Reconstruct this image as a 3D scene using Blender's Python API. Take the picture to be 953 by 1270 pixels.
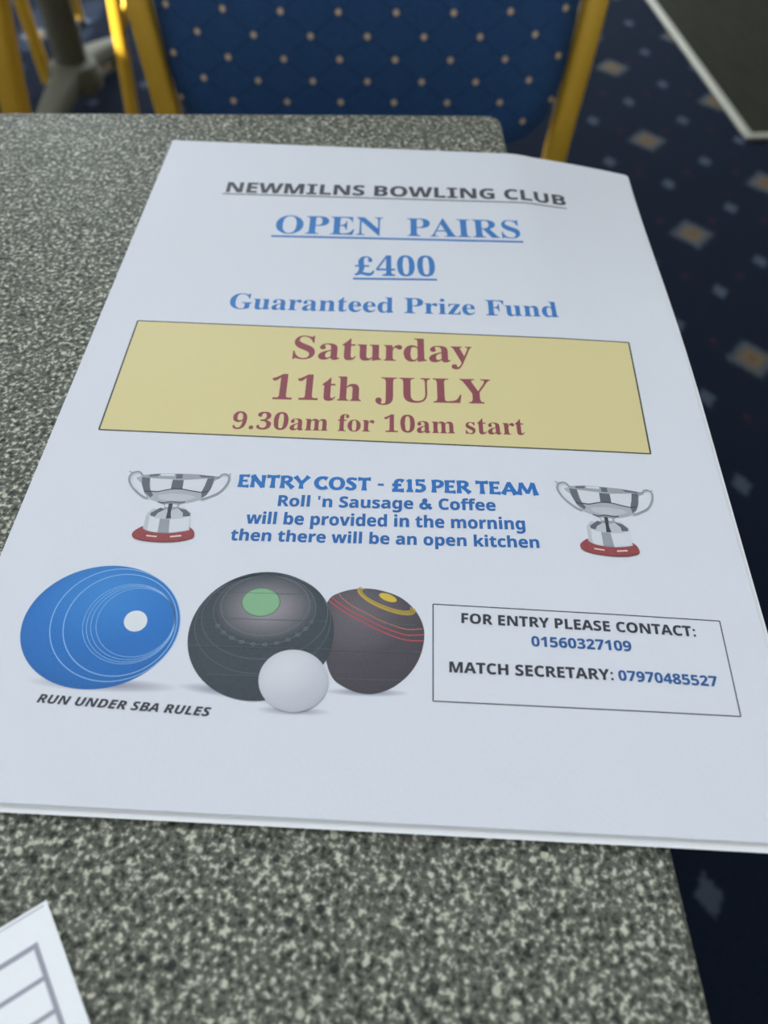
import bpy, bmesh, math, random
from mathutils import Vector, Matrix
from math import radians as R, sin, cos, pi

random.seed(7)
for o in list(bpy.data.objects):
    bpy.data.objects.remove(o, do_unlink=True)
SC = bpy.context.scene
COL = SC.collection
T = 0.72                                    # height of the table top above the floor

# ------------------------------------------------------------------ camera
PITCH, ROLL, YAW = 0.9222749, 0.02855315, 0.0475643
fw = Vector((sin(YAW)*cos(PITCH), cos(YAW)*cos(PITCH), -sin(PITCH)))
rt = fw.cross(Vector((0, 0, 1))).normalized()
up = rt.cross(fw)
rt, up = rt*cos(ROLL) + up*sin(ROLL), up*cos(ROLL) - rt*sin(ROLL)
cd = bpy.data.cameras.new('camera')
cam = bpy.data.objects.new('camera', cd)
COL.objects.link(cam)
M = Matrix((rt, up, -fw)).transposed().to_4x4()
M.translation = Vector((-0.07012563, -0.38432129, T + 0.18365077))
cam.matrix_world = M
cd.sensor_fit = 'VERTICAL'
cd.sensor_height = 36.0
cd.sensor_width = 27.0
cd.lens = 960.875/1270*36
cd.clip_start = 0.01
cd.clip_end = 60
cd.dof.use_dof = True
cd.dof.focus_distance = 0.228
cd.dof.aperture_fstop = 11.0
SC.camera = cam

# ------------------------------------------------------------------ sky, sun, daylight at the windows, exposure
SC.view_settings.view_transform = 'Standard'
SC.view_settings.look = 'None'
SC.view_settings.gamma = 1.0
SC.view_settings.use_curve_mapping = False
SC.view_settings.exposure = 0.07
W = bpy.data.worlds.new('sky')
SC.world = W
W.use_nodes = True
bg = W.node_tree.nodes['Background']
bg.inputs[0].default_value = (0.72, 0.82, 1.0, 1)
bg.inputs[1].default_value = 2.0

def light(name, kind, energy, color, loc, direction, **kw):
    ld = bpy.data.lights.new(name, kind)
    ld.energy = energy
    ld.color = color
    for k, v in kw.items():
        setattr(ld, k, v)
    o = bpy.data.objects.new(name, ld)
    o.location = loc
    o.rotation_euler = Vector(direction).to_track_quat('-Z', 'Y').to_euler()
    COL.objects.link(o)
    return o

SUN_AZ, SUN_EL = R(25), R(35)
light('sun', 'SUN', 26.0, (1.0, 0.93, 0.82), (-5, -2, 5), (cos(SUN_EL)*cos(SUN_AZ), cos(SUN_EL)*sin(SUN_AZ), -sin(SUN_EL)), angle=R(0.3))
DAY = (0.86, 0.92, 1.0)
light('left_window_daylight', 'AREA', 36, DAY, (-2.5, 1.25, 1.55), (1, -0.25, -0.25), shape='RECTANGLE', size=1.3, size_y=1.2)
light('back_window_daylight', 'AREA', 285, DAY, (-0.6, 4.35, 1.75), (0, -1, -0.15), shape='RECTANGLE', size=3.6, size_y=1.5)
light('front_window_daylight', 'AREA', 8, DAY, (-0.9, -3.05, 1.7), (0.1, 1, -0.1), shape='RECTANGLE', size=2.4, size_y=1.4)

# ------------------------------------------------------------------ helpers
def lin(c):
    c = c/255
    return c/12.92 if c <= 0.04045 else ((c + 0.055)/1.055)**2.4
def rgb(r, g, b):
    return (lin(r), lin(g), lin(b), 1)

def new_mat(name):
    m = bpy.data.materials.new(name)
    m.use_nodes = True
    return m, m.node_tree, m.node_tree.nodes['Principled BSDF']

def plain(name, col, rough=0.6, metal=0.0, bump=0.0, scale=200, var=0.0):
    m, nt, p = new_mat(name)
    p.inputs['Base Color'].default_value = col
    p.inputs['Roughness'].default_value = rough
    p.inputs['Metallic'].default_value = metal
    tc = nt.nodes.new('ShaderNodeTexCoord')
    nz = nt.nodes.new('ShaderNodeTexNoise')
    nz.inputs['Scale'].default_value = scale
    nz.inputs['Detail'].default_value = 3
    nt.links.new(tc.outputs['Object'], nz.inputs['Vector'])
    if var:
        mx = nt.nodes.new('ShaderNodeMix')
        mx.data_type = 'RGBA'
        mx.inputs[6].default_value = tuple(c*(1 - var) for c in col[:3]) + (1,)
        mx.inputs[7].default_value = tuple(min(1, c*(1 + var)) for c in col[:3]) + (1,)
        nt.links.new(nz.outputs[0], mx.inputs[0])
        nt.links.new(mx.outputs[2], p.inputs['Base Color'])
    if bump:
        bp = nt.nodes.new('ShaderNodeBump')
        bp.inputs['Strength'].default_value = bump
        bp.inputs['Distance'].default_value = 0.001
        nt.links.new(nz.outputs[0], bp.inputs['Height'])
        nt.links.new(bp.outputs[0], p.inputs['Normal'])
    return m

class NX:
    """a value in a node tree that can be calculated with"""
    def __init__(s, nt, sock): s.nt, s.k = nt, sock
    def op(s, o, *a):
        n = s.nt.nodes.new('ShaderNodeMath')
        n.operation = o
        for i, v in enumerate((s,) + a):
            if isinstance(v, NX): s.nt.links.new(v.k, n.inputs[i])
            else: n.inputs[i].default_value = v
        return NX(s.nt, n.outputs[0])
    def __add__(s, v): return s.op('ADD', v)
    def __sub__(s, v): return s.op('SUBTRACT', v)
    def __mul__(s, v): return s.op('MULTIPLY', v)
    def __truediv__(s, v): return s.op('DIVIDE', v)
    def abs(s): return s.op('ABSOLUTE')
    def min(s, v): return s.op('MINIMUM', v)
    def max(s, v): return s.op('MAXIMUM', v)
    def lt(s, v): return s.op('LESS_THAN', v)
    def wrap(s, period, phase=0.0):          # distance from the nearest repeat, signed
        return (s - (phase - period/2)).op('WRAP', period, 0.0) - period/2
    def step(s, a, b):                       # 1 below a, 0 above b
        n = s.nt.nodes.new('ShaderNodeMapRange')
        s.nt.links.new(s.k, n.inputs[0])
        n.inputs[1].default_value = a; n.inputs[2].default_value = b
        n.inputs[3].default_value = 1; n.inputs[4].default_value = 0
        return NX(s.nt, n.outputs[0])

def mixc(nt, fac, a, b):
    mx = nt.nodes.new('ShaderNodeMix')
    mx.data_type = 'RGBA'
    if isinstance(fac, NX): nt.links.new(fac.k, mx.inputs[0])
    else: mx.inputs[0].default_value = fac
    for i, c in ((6, a), (7, b)):
        if isinstance(c, tuple): mx.inputs[i].default_value = c
        else: nt.links.new(c, mx.inputs[i])
    return mx.outputs[2]

def coords(nt, rot=0.0):
    tc = nt.nodes.new('ShaderNodeTexCoord')
    mp = nt.nodes.new('ShaderNodeMapping')
    mp.inputs['Rotation'].default_value = (0, 0, rot)
    nt.links.new(tc.outputs['Object'], mp.inputs[0])
    sp = nt.nodes.new('ShaderNodeSeparateXYZ')
    nt.links.new(mp.outputs[0], sp.inputs[0])
    return tc, mp, [NX(nt, sp.outputs[i]) for i in range(3)]

def noise(nt, vec, scale, detail=2.0, rough=0.5):
    n = nt.nodes.new('ShaderNodeTexNoise')
    n.inputs['Scale'].default_value = scale
    n.inputs['Detail'].default_value = detail
    n.inputs['Roughness'].default_value = rough
    nt.links.new(vec, n.inputs['Vector'])
    return NX(nt, n.outputs[0])

def ramp(nt, fac, stops):
    r = nt.nodes.new('ShaderNodeValToRGB')
    e = r.color_ramp.elements
    while len(e) < len(stops): e.new(0.5)
    for el, (p, c) in zip(e, stops):
        el.position = p; el.color = c
    nt.links.new(fac.k, r.inputs[0])
    return r.outputs[0]

# ------------------------------------------------------------------ materials
def laminate_mat():
    m, nt, p = new_mat('speckled_laminate')
    tc, mp, (x, y, z) = coords(nt)
    v = tc.outputs['Object']
    n1 = noise(nt, v, 640, 3.0, 0.62)
    c = ramp(nt, n1, [(0.34, rgb(56, 58, 52)), (0.46, rgb(98, 100, 92)), (0.54, rgb(114, 116, 106)), (0.65, rgb(204, 204, 186))])
    vo = nt.nodes.new('ShaderNodeTexVoronoi')
    vo.inputs['Scale'].default_value = 300
    nt.links.new(v, vo.inputs['Vector'])
    d = NX(nt, vo.outputs['Distance'])
    sep = nt.nodes.new('ShaderNodeSeparateColor')
    nt.links.new(vo.outputs['Color'], sep.inputs[0])
    pick = NX(nt, sep.outputs[0])
    dark = d.step(0.22, 0.34) * pick.lt(0.14)
    pale = d.step(0.20, 0.34) * pick.op('GREATER_THAN', 0.90)
    c = mixc(nt, dark * 0.85, c, rgb(48, 50, 49))
    c = mixc(nt, pale * 0.8, c, rgb(205, 204, 186))
    nt.links.new(c, p.inputs['Base Color'])
    p.inputs['Roughness'].default_value = 0.6
    p.inputs['Specular IOR Level'].default_value = 0.05
    return m

def carpet_mat():
    m, nt, p = new_mat('navy_patterned_carpet')
    tc, mp, (x, y, z) = coords(nt)
    X = x + y*0.0142 - 0.6218
    Y = y - x*0.0142 - 0.9935
    px, py = 0.2180, 0.3745
    def big(dx, dy):
        return X.wrap(px*2, dx), Y.wrap(py, dy)
    dist = None; gold = None
    for dx, dy in ((0, 0), (px, py/2)):
        a, b = big(dx, dy)
        q = a.abs()/0.046 + b.abs()/0.050
        dist = q if dist is None else dist.min(q)
        g = (a.abs()/0.040).max(b.abs()/0.040) 
        cross = (a.abs().min(b.abs()))
        gold = cross if gold is None else gold.min(cross)
    small = None
    for dx, dy in ((0, py/2), (px, 0)):
        a, b = big(dx, dy)
        q = a.abs()/0.017 + b.abs()/0.024
        small = q if small is None else small.min(q)
    a, b = X.wrap(px, px/2), Y.wrap(py/2, py/4)
    small = small.min(a.abs()/0.017 + b.abs()/0.024)
    a, b = X.wrap(px/2, px/4), Y.wrap(py/2, py/8)
    tiny = a.abs()/0.008 + b.abs()/0.011
    rag = noise(nt, tc.outputs['Object'], 130, 2)
    rg = (rag - 0.5) * 0.9
    pile = noise(nt, tc.outputs['Object'], 420, 2)
    base = ramp(nt, pile, [(0.3, rgb(9, 14, 22)), (0.7, rgb(23, 31, 44))])
    c = mixc(nt, (tiny + rg).step(0.8, 1.1) * 0.3, base, rgb(70, 36, 42))
    c = mixc(nt, (small + rg).step(0.75, 1.1) * 0.7, c, rgb(62, 70, 82))
    c = mixc(nt, (dist + rg).step(0.85, 1.1) * 0.7, c, rgb(66, 72, 76))
    c = mixc(nt, (dist + rg).step(0.45, 0.72) * 0.8, c, rgb(84, 71, 48))
    c = mixc(nt, (dist + rg).step(0.12, 0.3) * 0.5, c, rgb(72, 48, 34))
    nt.links.new(c, p.inputs['Base Color'])
    p.inputs['Roughness'].default_value = 0.95
    p.inputs['Specular IOR Level'].default_value = 0.02
    bp = nt.nodes.new('ShaderNodeBump')
    bp.inputs['Strength'].default_value = 0.6
    bp.inputs['Distance'].default_value = 0.003
    nt.links.new(pile.k, bp.inputs['Height'])
    nt.links.new(bp.outputs[0], p.inputs['Normal'])
    return m

def fabric_mat(flat=False):
    m, nt, p = new_mat('blue_dotted_fabric')
    tc, mp, (x, y, z) = coords(nt)
    if flat: z = y - z                       # the seat's cloth lies flat and turns down over the edges
    d = None
    for dx, dz in ((0, 0), (0.02535, 0.0189)):
        a = x.wrap(0.0507, -0.0265 + dx); b = z.wrap(0.0378, 0.1270 + dz)
        q = (a*a + b*b).op('SQRT')
        d = q if d is None else d.min(q)
    u = x/0.0507; w = (z - 0.1270)/0.0378
    l1 = (u + w).wrap(1.0, -0.0265/0.0507).abs(); l2 = (u - w).wrap(1.0, -0.0265/0.0507).abs()
    line = l1.min(l2).step(0.02, 0.05)
    weave = noise(nt, tc.outputs['Object'], 700, 2)
    base = ramp(nt, weave, [(0.3, rgb(35, 64, 102)), (0.7, rgb(50, 83, 126))])
    c = mixc(nt, line * 0.3, base, rgb(18, 38, 68))
    c = mixc(nt, d.step(0.0020, 0.0032), c, rgb(206, 182, 150))
    nt.links.new(c, p.inputs['Base Color'])
    p.inputs['Roughness'].default_value = 0.9
    p.inputs['Specular IOR Level'].default_value = 0.2
    return m

def mat_surface_mat():
    m, nt, p = new_mat('grey_brown_ribbed_surface')
    tc, mp, (x, y, z) = coords(nt, R(-4))
    st = nt.nodes.new('ShaderNodeMapping')
    st.inputs['Scale'].default_value = (90, 7, 1)
    nt.links.new(tc.outputs['Object'], st.inputs[0])
    n = noise(nt, st.outputs[0], 1.0, 4, 0.6)
    c = ramp(nt, n, [(0.3, rgb(24, 25, 20)), (0.7, rgb(34, 35, 28))])
    nt.links.new(c, p.inputs['Base Color'])
    p.inputs['Roughness'].default_value = 0.8
    p.inputs['Specular IOR Level'].default_value = 0.02
    return m

def ink_mat():
    m, nt, p = new_mat('printed_ink')
    at = nt.nodes.new('ShaderNodeAttribute')
    at.attribute_name = 'ink'
    tc = nt.nodes.new('ShaderNodeTexCoord')
    n = noise(nt, tc.outputs['Object'], 2600, 2)
    c = mixc(nt, (n - 0.35) * 0.12, at.outputs['Color'], rgb(190, 194, 205))
    nt.links.new(c, p.inputs['Base Color'])
    p.inputs['Roughness'].default_value = 0.55
    p.inputs['Specular IOR Level'].default_value = 0.25
    return m

def paper_mat(name, col):
    m = plain(name, col, 0.75, 0, 0.05, 900, 0.015)
    m.node_tree.nodes['Principled BSDF'].inputs['Specular IOR Level'].default_value = 0.25
    return m

LAM = laminate_mat()
CARPET = carpet_mat()
FABRIC = fabric_mat()
SEAT_FABRIC = fabric_mat(True)
MATTOP = mat_surface_mat()
INK = ink_mat()
PAPER_RGB = (218, 221, 229)
PAPER = paper_mat('office_paper', rgb(*PAPER_RGB))
PAPER_UNDER = paper_mat('plain_white_paper', rgb(226, 228, 230))
PAPER_WHITE = paper_mat('bright_white_paper', rgb(243, 245, 248))
GOLD = plain('gold_painted_metal', rgb(196, 154, 38), 0.42, 0.25, 0.12, 300, 0.10)
PED = plain('grey_painted_steel', rgb(84, 84, 73), 0.85, 0.0, 0.08, 200, 0.08)
PED.node_tree.nodes['Principled BSDF'].inputs['Specular IOR Level'].default_value = 0.15
RUBBER = plain('black_rubber', rgb(30, 30, 32), 0.7)
EDGE = plain('table_edge_band', rgb(92, 94, 90), 0.5, 0, 0.05, 300, 0.1)
ALU = plain('pale_metal_trim', rgb(118, 118, 106), 0.55, 0.3, 0.1, 200, 0.06)
WALL = plain('cream_wall_paint', rgb(226, 222, 210), 0.85, 0, 0.1, 80, 0.02)
CEIL = plain('white_ceiling_paint', rgb(236, 236, 232), 0.9, 0, 0.1, 80, 0.02)
FRAME = plain('white_window_frame', rgb(232, 232, 230), 0.5, 0, 0.02, 80, 0.02)

# ------------------------------------------------------------------ mesh helpers
def link_mesh(name, bm, mat, parent=None, smooth=False):
    me = bpy.data.meshes.new(name)
    bm.normal_update()
    bm.to_mesh(me)
    bm.free()
    if mat: me.materials.append(mat)
    if smooth:
        for f in me.polygons: f.use_smooth = True
    o = bpy.data.objects.new(name, me)
    COL.objects.link(o)
    if parent: o.parent = parent
    return o

def tag(o, label=None, cat=None, group=None, kind=None):
    for k, v in (('label', label), ('category', cat), ('group', group), ('kind', kind)):
        if v: o[k] = v
    return o

def empty(name, loc, rz=0.0):
    o = bpy.data.objects.new(name, None)
    o.location = loc
    o.rotation_euler = (0, 0, rz)
    o.empty_display_size = 0.05
    COL.objects.link(o)
    return o

def copy_tree(o, parent=None):
    c = o.copy()
    COL.objects.link(c)
    if parent: c.parent = parent
    for ch in list(o.children):
        copy_tree(ch, c)
    return c

def add_box(bm, lo, hi, bev=0.0, seg=2):
    lo, hi = Vector(lo), Vector(hi)
    vs = [bm.verts.new((x, y, z)) for z in (lo.z, hi.z) for y in (lo.y, hi.y) for x in (lo.x, hi.x)]
    fs = [bm.faces.new([vs[i] for i in q]) for q in ((0, 2, 3, 1), (4, 5, 7, 6), (0, 1, 5, 4), (2, 6, 7, 3), (0, 4, 6, 2), (1, 3, 7, 5))]
    if bev:
        es = set(e for f in fs for e in f.edges)
        bmesh.ops.bevel(bm, geom=list(es), offset=bev, segments=seg, profile=0.5, affect='EDGES')

def box(name, lo, hi, mat, parent=None, bev=0.0):
    bm = bmesh.new()
    add_box(bm, lo, hi, bev)
    return link_mesh(name, bm, mat, parent)

def rrect(w, d, r, n=4):
    out = []
    for cx, cy, a0 in ((1, 1, 0), (-1, 1, 90), (-1, -1, 180), (1, -1, 270)):
        for i in range(n + 1):
            a = R(a0 + 90*i/n)
            out.append((cx*(w/2 - r) + r*cos(a), cy*(d/2 - r) + r*sin(a)))
    return out

def spline(pts, n=6):
    """Catmull-Rom through the points"""
    P = [Vector(p) for p in pts]
    P = [P[0]*2 - P[1]] + P + [P[-1]*2 - P[-2]]
    out = []
    for i in range(1, len(P) - 2):
        a, b, c, d = P[i-1:i+3]
        for k in range(n):
            t = k/n
            out.append(0.5*((2*b) + (c - a)*t + (2*a - 5*b + 4*c - d)*t*t + (3*b - a - 3*c + d)*t**3))
    out.append(P[-2])
    return out

def sweep(bm, path, section, side, scales=None):
    """runs a closed section along a path; side = the section's x direction"""
    rings = []
    n = len(path)
    for i, p in enumerate(path):
        t = (path[min(i+1, n-1)] - path[max(i-1, 0)]).normalized()
        sx = Vector(side); sx = (sx - t*sx.dot(t)).normalized()
        sy = t.cross(sx)
        k = scales[i] if scales else 1.0
        rings.append([bm.verts.new(p + sx*(a*k) + sy*(b*k)) for a, b in section])
    m = len(section)
    for r0, r1 in zip(rings, rings[1:]):
        for j in range(m):
            bm.faces.new((r0[j], r0[(j+1) % m], r1[(j+1) % m], r1[j]))
    bm.faces.new(list(reversed(rings[0])))
    bm.faces.new(rings[-1])
    bmesh.ops.recalc_face_normals(bm, faces=bm.faces)

def lathe(bm, prof, n=40, centre=(0, 0)):
    rings = [[bm.verts.new((centre[0] + r*cos(2*pi*i/n), centre[1] + r*sin(2*pi*i/n), z)) for i in range(n)] for r, z in prof]
    for a, b in zip(rings, rings[1:]):
        for i in range(n):
            bm.faces.new((a[i], a[(i+1) % n], b[(i+1) % n], b[i]))
    bm.faces.new(list(reversed(rings[0])))
    bm.faces.new(rings[-1])
    bmesh.ops.recalc_face_normals(bm, faces=bm.faces)

def auto_smooth(o, ang=35):
    for f in o.data.polygons: f.use_smooth = True
    try:
        o.data.set_sharp_from_angle(angle=R(ang))
    except Exception:
        pass
    return o

# ------------------------------------------------------------------ the room
X0, X1, Y0, Y1, H = -2.6, 4.2, -3.2, 4.5, 2.6
def struct(o, label=None):
    o['kind'] = 'structure'
    if label: o['label'] = label
    return o

bm = bmesh.new()
add_box(bm, (X0 - .1, Y0 - .1, -0.05), (X1 + .1, Y1 + .1, 0))
struct(link_mesh('floor', bm, CARPET), 'navy carpet with gold diamonds and pale small lozenges')
struct(box('ceiling', (X0 - .1, Y0 - .1, H), (X1 + .1, Y1 + .1, H + .1), CEIL))

def wall_with_holes(name, axis, at, thick, a0, a1, holes):
    """axis 'x': wall in the plane x = at running along y; 'y' the other way"""
    bm = bmesh.new()
    av = sorted({a0, a1, *[h[0] for h in holes], *[h[1] for h in holes]})
    zv = sorted({0, H, *[h[2] for h in holes], *[h[3] for h in holes]})
    for i in range(len(av) - 1):
        for j in range(len(zv) - 1):
            ca, cz = (av[i] + av[i+1])/2, (zv[j] + zv[j+1])/2
            if any(h[0] < ca < h[1] and h[2] < cz < h[3] for h in holes): continue
            lo, hi = sorted((at, at + thick))
            if axis == 'x': add_box(bm, (lo, av[i], zv[j]), (hi, av[i+1], zv[j+1]))
            else: add_box(bm, (av[i], lo, zv[j]), (av[i+1], hi, zv[j+1]))
    bmesh.ops.remove_doubles(bm, verts=bm.verts, dist=1e-5)
    return struct(link_mesh(name, bm, WALL))

WIN_L = [(0.96, 2.10, 0.95, 2.15), (-0.05, 0.34, 1.89, 2.38)]  # unseen left openings, placed to steer sun onto the carpet and a chair leg
WIN_B = [(-2.4, -0.7, 0.95, 2.45), (-0.5, 1.2, 0.95, 2.45)]
WIN_F = [(-2.1, 0.3, 0.95, 2.40)]
wall_with_holes('wall_left', 'x', X0, -0.12, Y0, Y1, WIN_L)
wall_with_holes('wall_back', 'y', Y1, 0.12, X0, X1, WIN_B)
wall_with_holes('wall_right', 'x', X1, 0.12, Y0, Y1, [])
wall_with_holes('wall_front', 'y', Y0, -0.12, X0, X1, WIN_F)

def window_frame(name, axis, at, a0, a1, z0, z1, nbars):
    bm = bmesh.new()
    t = 0.05
    def b(p, q, r, s):
        if axis == 'x': add_box(bm, (at - .03, p, r), (at + .03, q, s), 0.004, 1)
        else: add_box(bm, (p, at - .03, r), (q, at + .03, s), 0.004, 1)
    b(a0, a1, z0, z0 + t); b(a0, a1, z1 - t, z1)
    b(a0, a0 + t, z0 + t, z1 - t); b(a1 - t, a1, z0 + t, z1 - t)
    for k in range(nbars):
        c = a0 + (a1 - a0)*(k + 1)/(nbars + 1)
        b(c - .02, c + .02, z0 + t, z1 - t)
    return struct(link_mesh(name, bm, FRAME))

window_frame('window_1', 'x', X0 - .06, *WIN_L[0], 1)
window_frame('added_sun_window', 'x', X0 - .06, *WIN_L[1], 0)  # small high opening added so sun catches only the upper chair leg
window_frame('window_3', 'y', Y1 + .06, *WIN_B[0], 1)
window_frame('window_4', 'y', Y1 + .06, *WIN_B[1], 1)
window_frame('window_5', 'y', Y0 - .06, *WIN_F[0], 2)
# unseen broad louvres added across the tall left window to stripe the sun
bm = bmesh.new()
for k in range(11):
    z = 1.04 + k*0.10
    add_box(bm, (X0 - .03, 1.02, z - .022), (X0 - .012, 2.04, z + .022), 0.003, 1)
lv = link_mesh('sun_stripe_louvres', bm, FRAME)
tag(lv, 'unseen white louvres added across the left window to stripe the sun', 'blind')
for nm, lo, hi in (('baseboard_left', (X0, Y0, 0), (X0 + .015, Y1, .1)), ('baseboard_back', (X0 + .015, Y1 - .015, 0), (X1 - .015, Y1, .1)),
                   ('baseboard_right', (X1 - .015, Y0, 0), (X1, Y1, .1)), ('baseboard_front', (X0 + .015, Y0, 0), (X1 - .015, Y0 + .015, .1))):
    struct(box(nm, lo, hi, FRAME))

# ------------------------------------------------------------------ floor mat in the far right corner
mt = empty('floor_mat', (0.8333, 1.3752, 0), R(3.2))
tag(mt, 'grey-brown floor mat with pale metal edging, on the carpet right of the blue chair', 'mat')
MW, MD, TW = 1.5, 2.0, 0.021
bm = bmesh.new()
add_box(bm, (TW, TW, 0), (MW - TW, MD - TW, 0.007), 0.001, 1)
link_mesh('mat_surface', bm, MATTOP, mt)
for lo, hi in (((0, 0, 0), (MW, TW, .009)), ((0, MD - TW, 0), (MW, MD, .009)), ((0, TW, 0), (TW, MD - TW, .009)), ((MW - TW, TW, 0), (MW, MD - TW, .009))):
    box('edge_trim', lo, hi, ALU, mt, 0.003)

# ------------------------------------------------------------------ pedestal table
def make_table():
    root = empty('pedestal_table', (0, 0, 0))
    bm = bmesh.new()                                   # top with rounded corners and a softly rolled rim
    w, d, th = 1.16, 0.60, 0.028
    outs = []
    for off, z in ((0.006, T - th), (0.0, T - th + .004), (0.0, T - .004), (0.0012, T - .0012), (0.004, T)):
        outs.append([bm.verts.new((x, y, z)) for x, y in rrect(w - 2*off, d - 2*off, 0.0072 - off*0.3, 6)])
    n = len(outs[0])
    for a, b in zip(outs, outs[1:]):
        for i in range(n): bm.faces.new((a[i], a[(i+1) % n], b[(i+1) % n], b[i]))
    bm.faces.new(list(reversed(outs[0]))); bm.faces.new(outs[-1])
    auto_smooth(link_mesh('tabletop', bm, LAM, root), 50)
    for cx in (-.38, .38):                             # two columns, each on a foot with two splayed arms
        bm = bmesh.new()
        lathe(bm, [(0.033, 0.075), (0.0355, 0.08), (0.0355, T - .036)], 40, (cx, 0))
        auto_smooth(link_mesh('column', bm, PED, root))
        bm = bmesh.new()
        lathe(bm, [(0.046, 0.045), (0.056, 0.05), (0.060, 0.075), (0.052, 0.10), (0.039, 0.108)], 40, (cx, 0))
        hub = auto_smooth(link_mesh('hub', bm, PED, root))
        bm = bmesh.new()
        sweep(bm, [Vector((cx, -.23, T - .037)), Vector((cx, .23, T - .037))], rrect(.05, .016, .003, 2), (1, 0, 0))
        link_mesh('top_bracket', bm, PED, root)
        for a in (82, 262):
            c, s = cos(R(a)), sin(R(a))
            path = spline([(cx + c*r, s*r, z) for r, z in ((.045, .078), (.11, .070), (.19, .052), (.265, .034))], 4)
            k = len(path)
            bm = bmesh.new()
            sweep(bm, path, rrect(.064, .050, .014, 3), (-s, c, 0), [1.0 - .30*i/(k - 1) for i in range(k)])
            f = auto_smooth(link_mesh('foot', bm, PED, root))
            bm = bmesh.new()
            lathe(bm, [(0.015, 0.0), (0.017, .003), (0.017, .014), (0.010, .022)], 20, (cx + c*.248, s*.248))
            link_mesh('glide', bm, RUBBER, f)
    return root

table = make_table()
table.location = (-0.58, -0.30, 0)
tag(table, 'grey speckled laminate table in the foreground, carrying the bowling flyer', 'table')
other = copy_tree(table)
other.location = (-0.342, 1.516, 0)
tag(other, 'pedestal table further back at upper left, only a grey column and splayed foot showing', 'table')

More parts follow.
